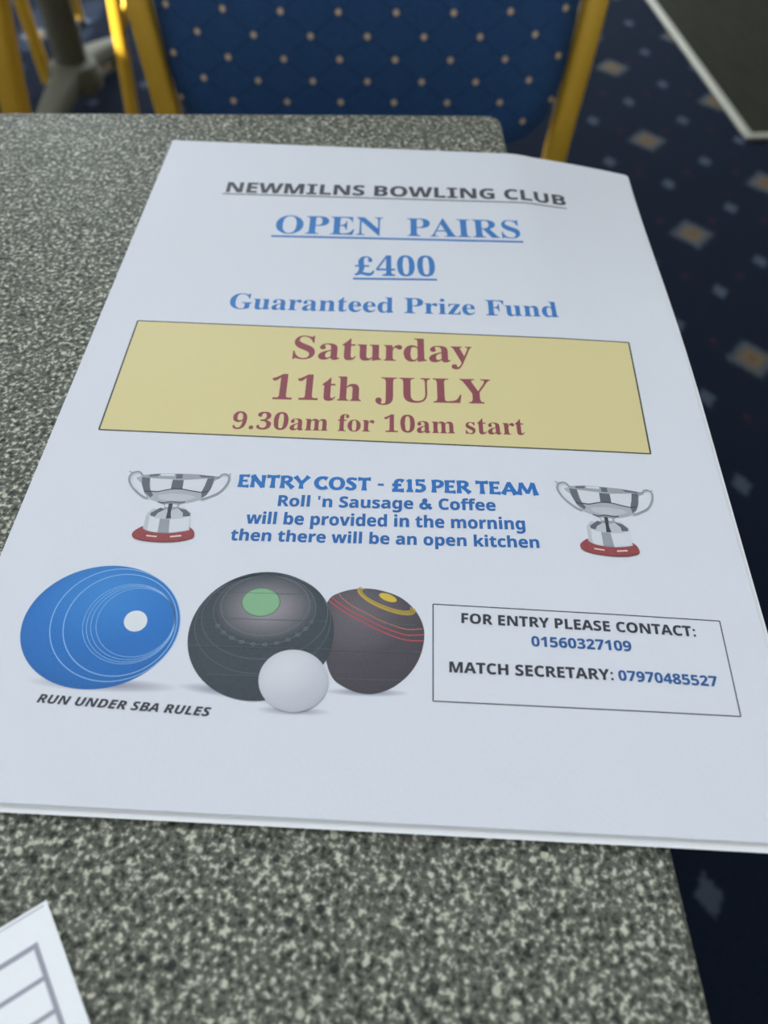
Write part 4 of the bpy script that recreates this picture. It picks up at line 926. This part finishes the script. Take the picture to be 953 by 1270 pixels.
class Art:
    def __init__(s): s.bm = bmesh.new(); s.cols = {}
    def v(s, p, k, c):
        q = s.bm.verts.new((p[0], p[1], k)); s.cols[q] = c; return q
    def grid(s, q, c, k, nu=48, nv=14):
        g = [[s.v([(q[0][i]*(1-a) + q[1][i]*a)*(1-b) + (q[3][i]*(1-a) + q[2][i]*a)*b for i in (0, 1)], k, c)
              for a in [x/nu for x in range(nu + 1)]] for b in [y/nv for y in range(nv + 1)]]
        for j in range(nv):
            for i in range(nu): s.bm.faces.new((g[j][i], g[j+1][i], g[j+1][i+1], g[j][i+1]))
    def line(s, pts, w, c, k, closed=False, smooth=0):
        P = [Vector((p[0], p[1])) for p in pts]
        if smooth: P = [Vector((q.x, q.y)) for q in spline([(p.x, p.y, 0) for p in P], smooth)]
        if closed: P = P + [P[0]]
        n = len(P); L = []; Rr = []
        for i in range(n):
            a = P[i-1] if i else (P[-2] if closed else P[0]); b = P[i+1] if i < n-1 else (P[1] if closed else P[-1])
            t = (b - a).normalized(); nn = Vector((-t.y, t.x))
            m = 1.0
            if 0 < i < n-1 or closed:
                t1 = (P[i] - a).normalized(); m = min(1/max(abs(Vector((-t1.y, t1.x)).dot(nn)), .5), 1.6)
            L.append(s.v(P[i] + nn*(w*m/2), k, c)); Rr.append(s.v(P[i] - nn*(w*m/2), k, c))
        for i in range(n - 1): s.bm.faces.new((L[i], L[i+1], Rr[i+1], Rr[i]))
    def long_line(s, a, b, w, c, k, n=40):
        s.line([(a[0] + (b[0]-a[0])*i/n, a[1] + (b[1]-a[1])*i/n) for i in range(n + 1)], w, c, k)
    def poly(s, pts, c, k):
        f = s.bm.faces.new([s.v(p, k, c) for p in pts])
        bmesh.ops.triangulate(s.bm, faces=[f])
    def disc(s, e, k, colour, nr=14, na=72):
        (cx, cy), A, B = e
        rows = []
        for i in range(nr + 1):
            r = i/nr; row = []
            for j in range(na if i else 1):
                a = 2*pi*j/na; x, y = r*cos(a), r*sin(a)
                row.append(s.v((cx + A[0]*x + B[0]*y, cy + A[1]*x + B[1]*y), k, colour(x, y, r)))
            rows.append(row)
        for j in range(na): s.bm.faces.new((rows[0][0], rows[1][j], rows[1][(j+1) % na]))
        for a, b in zip(rows[1:], rows[2:]):
            for j in range(na): s.bm.faces.new((a[j], b[j], b[(j+1) % na], a[(j+1) % na]))
    def blob(s, outline, k, colour, nr=12):
        P = [Vector((q.x, q.y)) for q in spline([(p[0], p[1], 0) for p in outline + outline[:1]], 4)][:-1]
        c = Vector((sum(p.x for p in P)/len(P), sum(p.y for p in P)/len(P)))
        hx, hy = max(abs(p.x - c.x) for p in P), max(abs(p.y - c.y) for p in P)
        rows = [[s.v(c, k, colour(0, 0, 0))]]
        for i in range(1, nr + 1):
            r = i/nr
            rows.append([s.v(c + (p - c)*r, k, colour((p.x - c.x)/hx*r, (p.y - c.y)/hy*r, r)) for p in P])
        n = len(P)
        for j in range(n): s.bm.faces.new((rows[0][0], rows[1][j], rows[1][(j+1) % n]))
        for a, b in zip(rows[1:], rows[2:]):
            for j in range(n): s.bm.faces.new((a[j], b[j], b[(j+1) % n], a[(j+1) % n]))
    def ring(s, e, w, c, k, a0=0, a1=360, n=72):
        (cx, cy), A, B = e
        s.line([(cx + A[0]*cos(R(a)) + B[0]*sin(R(a)), cy + A[1]*cos(R(a)) + B[1]*sin(R(a))) for a in [a0 + (a1 - a0)*i/n for i in range(n + 1)]], w, c, k)
    def done(s, name, label=None, parent=None): return ink_object(name, s.bm, s.cols, label, parent)

def mixv(a, b, t):
    t = max(0, min(1, t)); return tuple(x + (y - x)*t for x, y in zip(a, b))

PAPER_C = rgb(*PAPER_RGB)
BLUE, NAVY, CHAR, MAROON = rgb(40, 116, 186), rgb(36, 84, 150), rgb(58, 60, 68), rgb(140, 62, 74)

# --- lettering: outlines in thousandths of an em, advance first
def decode(s):
    a = s.split('|')
    out = []
    for c in a[1:]:
        q = list(map(int, c.split()))
        out.append(list(zip(q[::2], q[1::2])))
    return int(a[0]), out
GL = {k: decode(v) for k, v in GLYPHS.items()}
def ellipse_pts(cx, cy, rx, ry, n=20): return [(cx + rx*cos(2*pi*i/n), cy + ry*sin(2*pi*i/n)) for i in range(n)]
def rect_pts(x0, y0, x1, y1): return [(x0, y0), (x1, y0), (x1, y1), (x0, y1)]
GL['T.'] = (180, [ellipse_pts(86, 48, 52, 52)])
GL["S'"] = (190, [[(62, 480), (132, 480), (122, 320), (72, 320)]])
GL['S:'] = (200, [rect_pts(62, 0, 138, 82), rect_pts(62, 268, 138, 350)])
# bold serif pound sign as one outline
GL['T£'] = (400, [[(18, 14), (18, 40), (52, 62), (80, 104), (92, 160), (92, 206), (22, 206), (22, 244), (86, 244), (76, 290), (80, 352), (104, 404), (146, 440), (204, 458),
    (262, 450), (310, 424), (338, 384), (342, 346), (326, 322), (300, 314), (272, 322), (256, 346), (260, 374), (272, 396), (262, 416), (236, 428), (206, 420), (188, 396), (182, 352), (184, 300),
    (190, 244), (284, 244), (284, 206), (192, 206), (190, 160), (176, 116), (154, 84), (190, 84), (236, 72), (280, 66), (316, 74), (340, 98), (352, 128), (374, 122), (370, 74), (350, 30), (314, 4),
    (270, -4), (218, 4), (160, 24), (118, 28), (76, 12), (46, 4)]])
GL['V'+'I'] = (330, [[(30, 0), (300, 0), (300, 70), (215, 70), (215, 410), (300, 410), (300, 480), (30, 480), (30, 410), (115, 410), (115, 70), (30, 70)]])
# flared display lettering, each letter a set of closed outlines on a 0..480 cap
def flare(x0, y0, x1, y1, w0, wm, w1):
    a, b = Vector((x0, y0)), Vector((x1, y1)); t = (b - a).normalized(); n = Vector((-t.y, t.x))
    L, Q = [], []
    for i in range(7):
        f = i/6; w = 1.3*wm + 1.15*(w0 - wm)*max(0, 1 - 2*f)**1.7 + (w1 - wm)*max(0, 2*f - 1)**1.7
        p = a.lerp(b, f); L.append(tuple(p + n*w/2)); Q.append(tuple(p - n*w/2))
    return L + Q[::-1]
def bow(pts):                                             # (x, y, width) strokes
    P = spline(pts, 5); L, Q = [], []
    for i, p in enumerate(P):
        a, b = P[max(i-1, 0)], P[min(i+1, len(P)-1)]
        t = Vector((b.x - a.x, b.y - a.y)).normalized(); n = Vector((-t.y, t.x)); c = Vector((p.x, p.y))
        L.append(tuple(c + n*p.z*.64)); Q.append(tuple(c - n*p.z*.64))
    return L + Q[::-1]
ST_ = lambda x, y0=0, y1=480: flare(x, y0, x, y1, 130, 92, 130)
DISP = {
 'E': (370, [ST_(90), flare(60, 446, 340, 440, 60, 64, 112), flare(90, 244, 290, 244, 60, 58, 96), flare(60, 36, 350, 42, 60, 64, 118)]),
 'N': (500, [flare(90, 0, 90, 480, 120, 84, 110), flare(60, 460, 420, 20, 150, 104, 130), flare(410, 0, 410, 480, 100, 84, 130)]),
 'T': (410, [flare(205, 0, 205, 470, 140, 96, 100), flare(10, 436, 400, 444, 130, 74, 120)]),
 'R': (440, [ST_(90), bow([(70, 445, 70), (220, 446, 74), (318, 400, 92), (322, 320, 100), (250, 248, 78), (100, 232, 64)]), flare(190, 250, 420, 14, 84, 92, 150)]),
 'Y': (460, [flare(20, 470, 235, 200, 140, 96, 100), flare(440, 480, 225, 200, 140, 88, 100), flare(225, 0, 225, 240, 130, 94, 96)]),
 'C': (450, [bow([(400, 400, 130), (300, 446, 84), (170, 420, 100), (82, 310, 112), (84, 180, 112), (170, 64, 100), (300, 34, 84), (410, 96, 120)])]),
 'O': (510, [bow([(255, 446, 78), (370, 408, 92), (430, 300, 108), (430, 180, 108), (370, 72, 92), (255, 34, 78), (140, 72, 92), (80, 180, 108), (80, 300, 108), (140, 408, 92), (255, 446, 78), (300, 440, 78)])]),
 'S': (380, [bow([(330, 470, 60), (300, 420, 70), (210, 446, 74), (110, 410, 90), (96, 330, 100), (190, 262, 112), (280, 170, 104), (266, 70, 92), (160, 34, 78), (70, 70, 90), (30, 20, 50)])]),
 '-': (300, [rect_pts(60, 196, 240, 280)]),
 '£': (440, [bow([(390, 390, 130), (300, 446, 76), (190, 400, 96), (160, 290, 104), (170, 150, 100), (110, 50, 80)]), flare(50, 246, 330, 246, 96, 66, 96), flare(50, 40, 410, 46, 96, 80, 130)]),
 '1': (270, [flare(150, 0, 150, 480, 130, 96, 96), flare(60, 390, 160, 450, 80, 74, 70), flare(50, 28, 250, 28, 70, 54, 70)]),
 '5': (380, [flare(70, 446, 340, 440, 76, 72, 110), flare(110, 250, 100, 470, 76, 70, 96), bow([(80, 262, 70), (200, 284, 78), (300, 220, 104), (300, 110, 104), (200, 38, 80), (50, 60, 110)])]),
 'P': (400, [ST_(90), bow([(70, 445, 70), (220, 446, 74), (322, 396, 92), (324, 300, 100), (240, 224, 78), (100, 210, 64)])]),
 'A': (500, [flare(60, 0, 260, 470, 150, 84, 80), flare(450, 0, 250, 470, 150, 104, 100), flare(120, 150, 400, 150, 64, 60, 64)]),
 'M': (620, [flare(50, 0, 130, 470, 150, 84, 84), flare(120, 460, 320, 60, 120, 92, 80), flare(500, 470, 310, 60, 110, 84, 80), flare(490, 470, 570, 0, 100, 100, 160)]),
}
GL['S&'] = (500, [bow([(452, 14, 104), (360, 104, 96), (250, 232, 92), (176, 330, 84), (168, 400, 74), (214, 440, 66), (264, 404, 78), (250, 340, 84), (170, 270, 88), (84, 196, 94), (70, 110, 96), (118, 48, 90), (216, 36, 84), (312, 90, 84), (372, 170, 84), (402, 244, 92)])])
CAP = {'S': 480.0, 'T': 450.0, 'I': 480.0, 'D': 480.0}

def fill_outlines(conts, offset=0.0):
    """triangulates outlines with holes through a filled 2D curve"""
    cu = bpy.data.curves.new('outline', 'CURVE')
    cu.dimensions = '2D'
    cu.fill_mode = 'BOTH'
    cu.offset = offset
    for c in conts:
        sp = cu.splines.new('POLY')
        sp.points.add(len(c) - 1)
        for p, (x, y) in zip(sp.points, c): p.co = (x/1000, y/1000, 0, 1)
        sp.use_cyclic_u = True
    ob = bpy.data.objects.new('outline', cu)
    me = ob.to_mesh()
    vs = [tuple(v.co[:2]) for v in me.vertices]
    fs = [tuple(f.vertices) for f in me.polygons]
    ob.to_mesh_clear()
    bpy.data.objects.remove(ob)
    bpy.data.curves.remove(cu)
    return vs, fs

def text_art(art, text, font, a, b, cap, colour, k=0, squeeze=None):
    x = 0.0; pieces = []
    for ch in text:
        if ch == ' ':
            x += {'T': 190, 'S': 190, 'I': 190, 'D': 150}[font]; continue
        if font == 'D':
            adv, cs = DISP[ch]
            for c in cs: pieces.append(([[(px + x, py) for px, py in c]], 1, x))   # each a strip: left side out, right side back
        else:
            key = font + ch
            if squeeze == 'wide' and ch == 'I': key = 'VI'
            adv, cs = GL[key]
            pieces.append(([[(px + x, py) for px, py in c] for c in cs], int(ch == '&'), x))
        x += adv
    tri = []
    for c, strip, _ in pieces:
        if strip:
            c = c[0]; m = len(c)//2
            tri.append(([(px/1000, py/1000) for px, py in c], [(i, i + 1, 2*m - 2 - i, 2*m - 1 - i) for i in range(m - 1)]))
        else:
            tri.append(fill_outlines(c))
    xs = [v[0] for vs, _ in tri for v in vs]
    x0, x1 = min(xs), max(xs)
    A, B = Vector(a), Vector(b); d = B - A; L = d.length; d /= L; n = Vector((d.y, -d.x))
    sx, sy = L/(x1 - x0), cap/(CAP[font]/1000)
    for i, (vs, fs) in enumerate(tri):
        ramp_ = .02 if font == 'D' or pieces[i][1] else 0.0    # strokes that cross themselves climb a hair so they never coincide
        q = [art.v(A + d*((vx - x0)*sx) + n*(vy*sy), k + 0.6*(i % 4) + ramp_*min(j, len(vs) - 1 - j), colour) for j, (vx, vy) in enumerate(vs)]
        for f in fs:
            try: art.bm.faces.new([q[j] for j in f])
            except ValueError: pass
        if font in 'SI' and not pieces[i][1]:                                   # a thin stroke round the outline makes the lettering heavier
            wide = .016
            for c in pieces[i][0]:
                art.line([A + d*((px/1000 - x0)*sx) + n*(py/1000*sy) for px, py in c], wide*sy, colour, k + 0.6*(i % 4) + .3, True)

COLOUR = {'heading_text': CHAR, 'title_text': BLUE, 'prize_text': BLUE, 'fund_text': BLUE, 'day_text': MAROON, 'date_text': MAROON, 'time_text': MAROON,
          'cost_text': rgb(30, 110, 184), 'menu_text': rgb(34, 102, 172), 'rules_text': CHAR, 'contact_text': rgb(54, 56, 66), 'phone_text': rgb(40, 92, 152)}
NOTE = {'heading_text': 'dark grey underlined heading lettering', 'title_text': 'blue underlined serif lettering', 'prize_text': 'blue underlined amount in serif figures',
        'fund_text': 'blue serif lettering above the banner', 'day_text': 'maroon weekday lettering', 'date_text': 'maroon date lettering', 'time_text': 'maroon starting time lettering',
        'cost_text': 'blue flared display lettering', 'menu_text': 'three lines of blue sans lettering', 'rules_text': 'dark grey slanted lettering under the blue bowl',
        'contact_text': 'dark grey lettering in the contact box', 'phone_text': 'blue telephone numbers in the contact box'}

a = Art()
a.grid(BANNER, rgb(217, 204, 148), 0, 60, 16)
for i in range(4): a.long_line(BANNER[i], BANNER[(i+1) % 4], .55, rgb(66, 66, 58), 1)
banner = a.done('banner', 'yellow panel with a thin dark border')
a = Art()
for i in range(4): a.long_line(BOX[i], BOX[(i+1) % 4], .32, rgb(50, 52, 58), 0)
cbox = a.done('contact_box', 'thin dark outline around the contact lines')
arts = {}
for name, text, font, p0, p1, cap in TEXT:
    art = arts.setdefault(name, Art())
    text_art(art, text, font, p0, p1, cap, COLOUR[name], 2, 'wide' if name == 'heading_text' else None)
for name, p0, p1, w in UNDERLINES:
    arts[name].long_line(p0, p1, w, COLOUR[name], 2)
for name, art in arts.items():
    par = banner if name in ('day_text', 'date_text', 'time_text') else cbox if name in ('contact_text', 'phone_text') else flyer
    art.done(name, NOTE[name], par)

# --- pictures of the bowls and the jack
E_ = ELLIPSES
def soft(e, c, p=1.4):
    return lambda x, y, r: mixv(c, PAPER_C, r**p)
def rim_dark(base, low, edge=0.0, tip=None, lx=-.3, ly=-.4):
    def f(x, y, r):
        c = mixv(base, low, max(0, (x*-lx + y*-ly) + .15)*.8)
        if tip: c = mixv(c, tip, max(0, 1 - math.hypot(x - lx, y - ly)/.9)*.6)
        return mixv(c, tuple(q*.7 for q in c[:3]) + (1,), max(0, r - .82)/.18*edge)
    return f
a = Art()
a.disc(E_['blue_shadow'], 0, soft(None, rgb(140, 142, 158)))
a.disc(E_['blue_outline'], 1, rim_dark(rgb(36, 116, 194), rgb(32, 96, 166), .35, rgb(66, 144, 214), .1, -.55))
for i in range(6): a.ring(E_['blue_r%d' % i], .22 if i < 2 else .13, rgb(150, 192, 232), 2)
a.disc(E_['blue_disc'], 3, lambda x, y, r: rgb(222, 226, 230), 2, 40)
a.done('blue_bowl_picture', 'printed picture of a blue bowl with a white disc')
a = Art()
a.disc(E_['brown_shadow'], 0, soft(None, rgb(138, 140, 156)))
a.blob(BROWN_OUT, 1, rim_dark(rgb(82, 76, 84), rgb(62, 58, 64), .3, rgb(124, 116, 122), -.25, -.45))
LC = {'red': rgb(196, 78, 84), 'amber': rgb(190, 120, 88), 'scan': rgb(92, 100, 106)}
for n, q in BOWL_LINES:
    if n != 'scan': a.line(q, .30 if n == 'red' else .24, LC[n], 2, smooth=4)
for i in range(3): a.ring(E_['yel_r%d' % i], .34, rgb(188, 160, 62), 2, -20, 200, 50)
a.disc(E_['yel_disc'], 3, lambda x, y, r: rgb(212, 184, 66), 2, 36)
for n, q in BOWL_LINES[5:6] + BOWL_LINES[8:]: a.line([(p[0], p[1]) for p in q], .14, LC['scan'], 4)
a.done('brown_bowl_picture', 'printed picture of a dark brown bowl with red and yellow rings')
a = Art()
a.disc(E_['dark_shadow'], 0, soft(None, rgb(138, 140, 156)))
a.disc(E_['dark_outline'], 5, rim_dark(rgb(64, 72, 80), rgb(58, 66, 74), .35))
def glow(x, y, r): return mixv(rgb(168, 160, 166), rgb(63, 71, 79), r**.9)
a.disc(E_['dark_glow'], 6, glow)
for i, (w, c) in enumerate(((.22, rgb(112, 116, 122)), (.34, rgb(86, 96, 98)), (.20, rgb(96, 104, 110)), (.20, rgb(92, 100, 106)))): a.ring(E_['dark_r%d' % i], w, c, 7)
(cx, cy), A_, B_ = E_['dark_r1']
for i in range(11):
    t = R(25 + i*13); a.ring(((cx + A_[0]*cos(t) + B_[0]*sin(t), cy + A_[1]*cos(t) + B_[1]*sin(t)), (.55, -.1), (.1, .4)), .16, rgb(120, 128, 130), 8, 0, 360, 12)
a.disc(E_['dark_disc'], 9, lambda x, y, r: mixv(rgb(132, 178, 138), rgb(58, 78, 66), max(0, r - .93)*14), 16, 48)
for n, q in BOWL_LINES[3:8]: a.line(q, .14, LC['scan'], 10)
a.done('dark_bowl_picture', 'printed picture of a black bowl with a green disc')
a = Art()
a.disc(E_['jack_shadow'], .4, soft(None, rgb(150, 152, 166)))
a.disc(E_['jack_outline'], 11, rim_dark(rgb(206, 208, 216), rgb(158, 162, 176), .25, rgb(220, 222, 228), -.2, -.35))
a.done('jack_picture', 'printed picture of a white jack ball')

# --- pictures of the two trophies
TC = {'body': rgb(172, 175, 182), 'dark': rgb(98, 103, 114), 'deep': rgb(92, 99, 110), 'white': rgb(214, 217, 223), 'pale': rgb(190, 193, 199), 'black': rgb(56, 60, 70),
      'rim': rgb(160, 163, 170), 'mid': rgb(152, 156, 164), 'red': rgb(150, 68, 70), 'dred': rgb(122, 52, 54), 'pink': rgb(234, 206, 204)}
for trophy, lab in ((TROPHY_A, 'printed picture of a silver two handled cup left of the entry lines'), (TROPHY_B, 'printed picture of a silver two handled cup right of the entry lines')):
    a = Art()
    for i, (kind, c, q, w) in enumerate(trophy):
        k = i*.35
        if kind == 'poly':
            if c in ('red', 'body'): q = [(p.x, p.y) for p in spline([(x, y, 0) for x, y in q[-1:] + q + q[:2]], 4)[4:-5]]
            a.poly(q, TC[c], k)
        else: a.line(q, w, TC[c], k, smooth=4)
    a.done('trophy_picture', lab)

# ------------------------------------------------------------------ the ruled slip at lower left
NX_, NY_ = -0.1380, -0.3489
note = empty('ruled_form', (NX_, NY_, T))
tag(note, 'bright white ruled form, only one corner in view at lower left of the table', 'paper')
NW, NH = 0.15, 0.21
# e1 runs down the form's right-hand edge from its corner, e2 along its top edge
e1 = Vector((cos(R(-58.5)), sin(R(-58.5)))); e2 = Vector((e1.y, -e1.x))
def note_pt(a, b, z): return Vector((e1.x*a + e2.x*b, e1.y*a + e2.y*b, z + .0012))
bm = bmesh.new()
lay = []
for z in (0, -.0001):
    lay.append([[bm.verts.new(note_pt(NW*i/20, NH*j/20, z)) for i in range(21)] for j in range(21)])
t, b = lay
for j in range(20):
    for i in range(20):
        bm.faces.new((t[j][i], t[j][i+1], t[j+1][i+1], t[j+1][i])); bm.faces.new((b[j][i], b[j+1][i], b[j+1][i+1], b[j][i+1]))
for i in range(20):
    bm.faces.new((t[0][i], b[0][i], b[0][i+1], t[0][i+1])); bm.faces.new((t[20][i], t[20][i+1], b[20][i+1], b[20][i]))
    bm.faces.new((t[i][0], t[i+1][0], b[i+1][0], b[i][0])); bm.faces.new((t[i][20], b[i][20], b[i+1][20], t[i+1][20]))
bmesh.ops.recalc_face_normals(bm, faces=bm.faces)
link_mesh('sheet', bm, PAPER_WHITE, note, False)
def note_rule(bm, a0, b0, a1, b1, w, lift=.00003):
    d = Vector((a1 - a0, b1 - b0)).normalized(); n = Vector((-d.y, d.x))*w/2
    P = [(a0 + n.x, b0 + n.y), (a1 + n.x, b1 + n.y), (a1 - n.x, b1 - n.y), (a0 - n.x, b0 - n.y)]
    f = bm.faces.new([bm.verts.new(note_pt(x, y, lift)) for x, y in P]); f.normal_update()
    if f.normal.z < 0: f.normal_flip()
RULE = plain('grey_print', rgb(160, 161, 174), 0.6)
bm = bmesh.new()
I0, J0 = 0.0072, 0.0046
note_rule(bm, I0, J0, I0, NH - J0, .0010, .00005)
note_rule(bm, I0 - .0005, J0, NW - I0, J0, .0010, .00007)
note_rule(bm, .0007, .0008, .0007, NH, .0002)
k = 0
while I0 + .0066*(k + 1) < NW - I0:
    k += 1
    note_rule(bm, I0 + .0066*k, J0, I0 + .0066*k, NH - J0, .0009)
link_mesh('ruled_grid', bm, RULE, note)
bpy.context.view_layer.update()
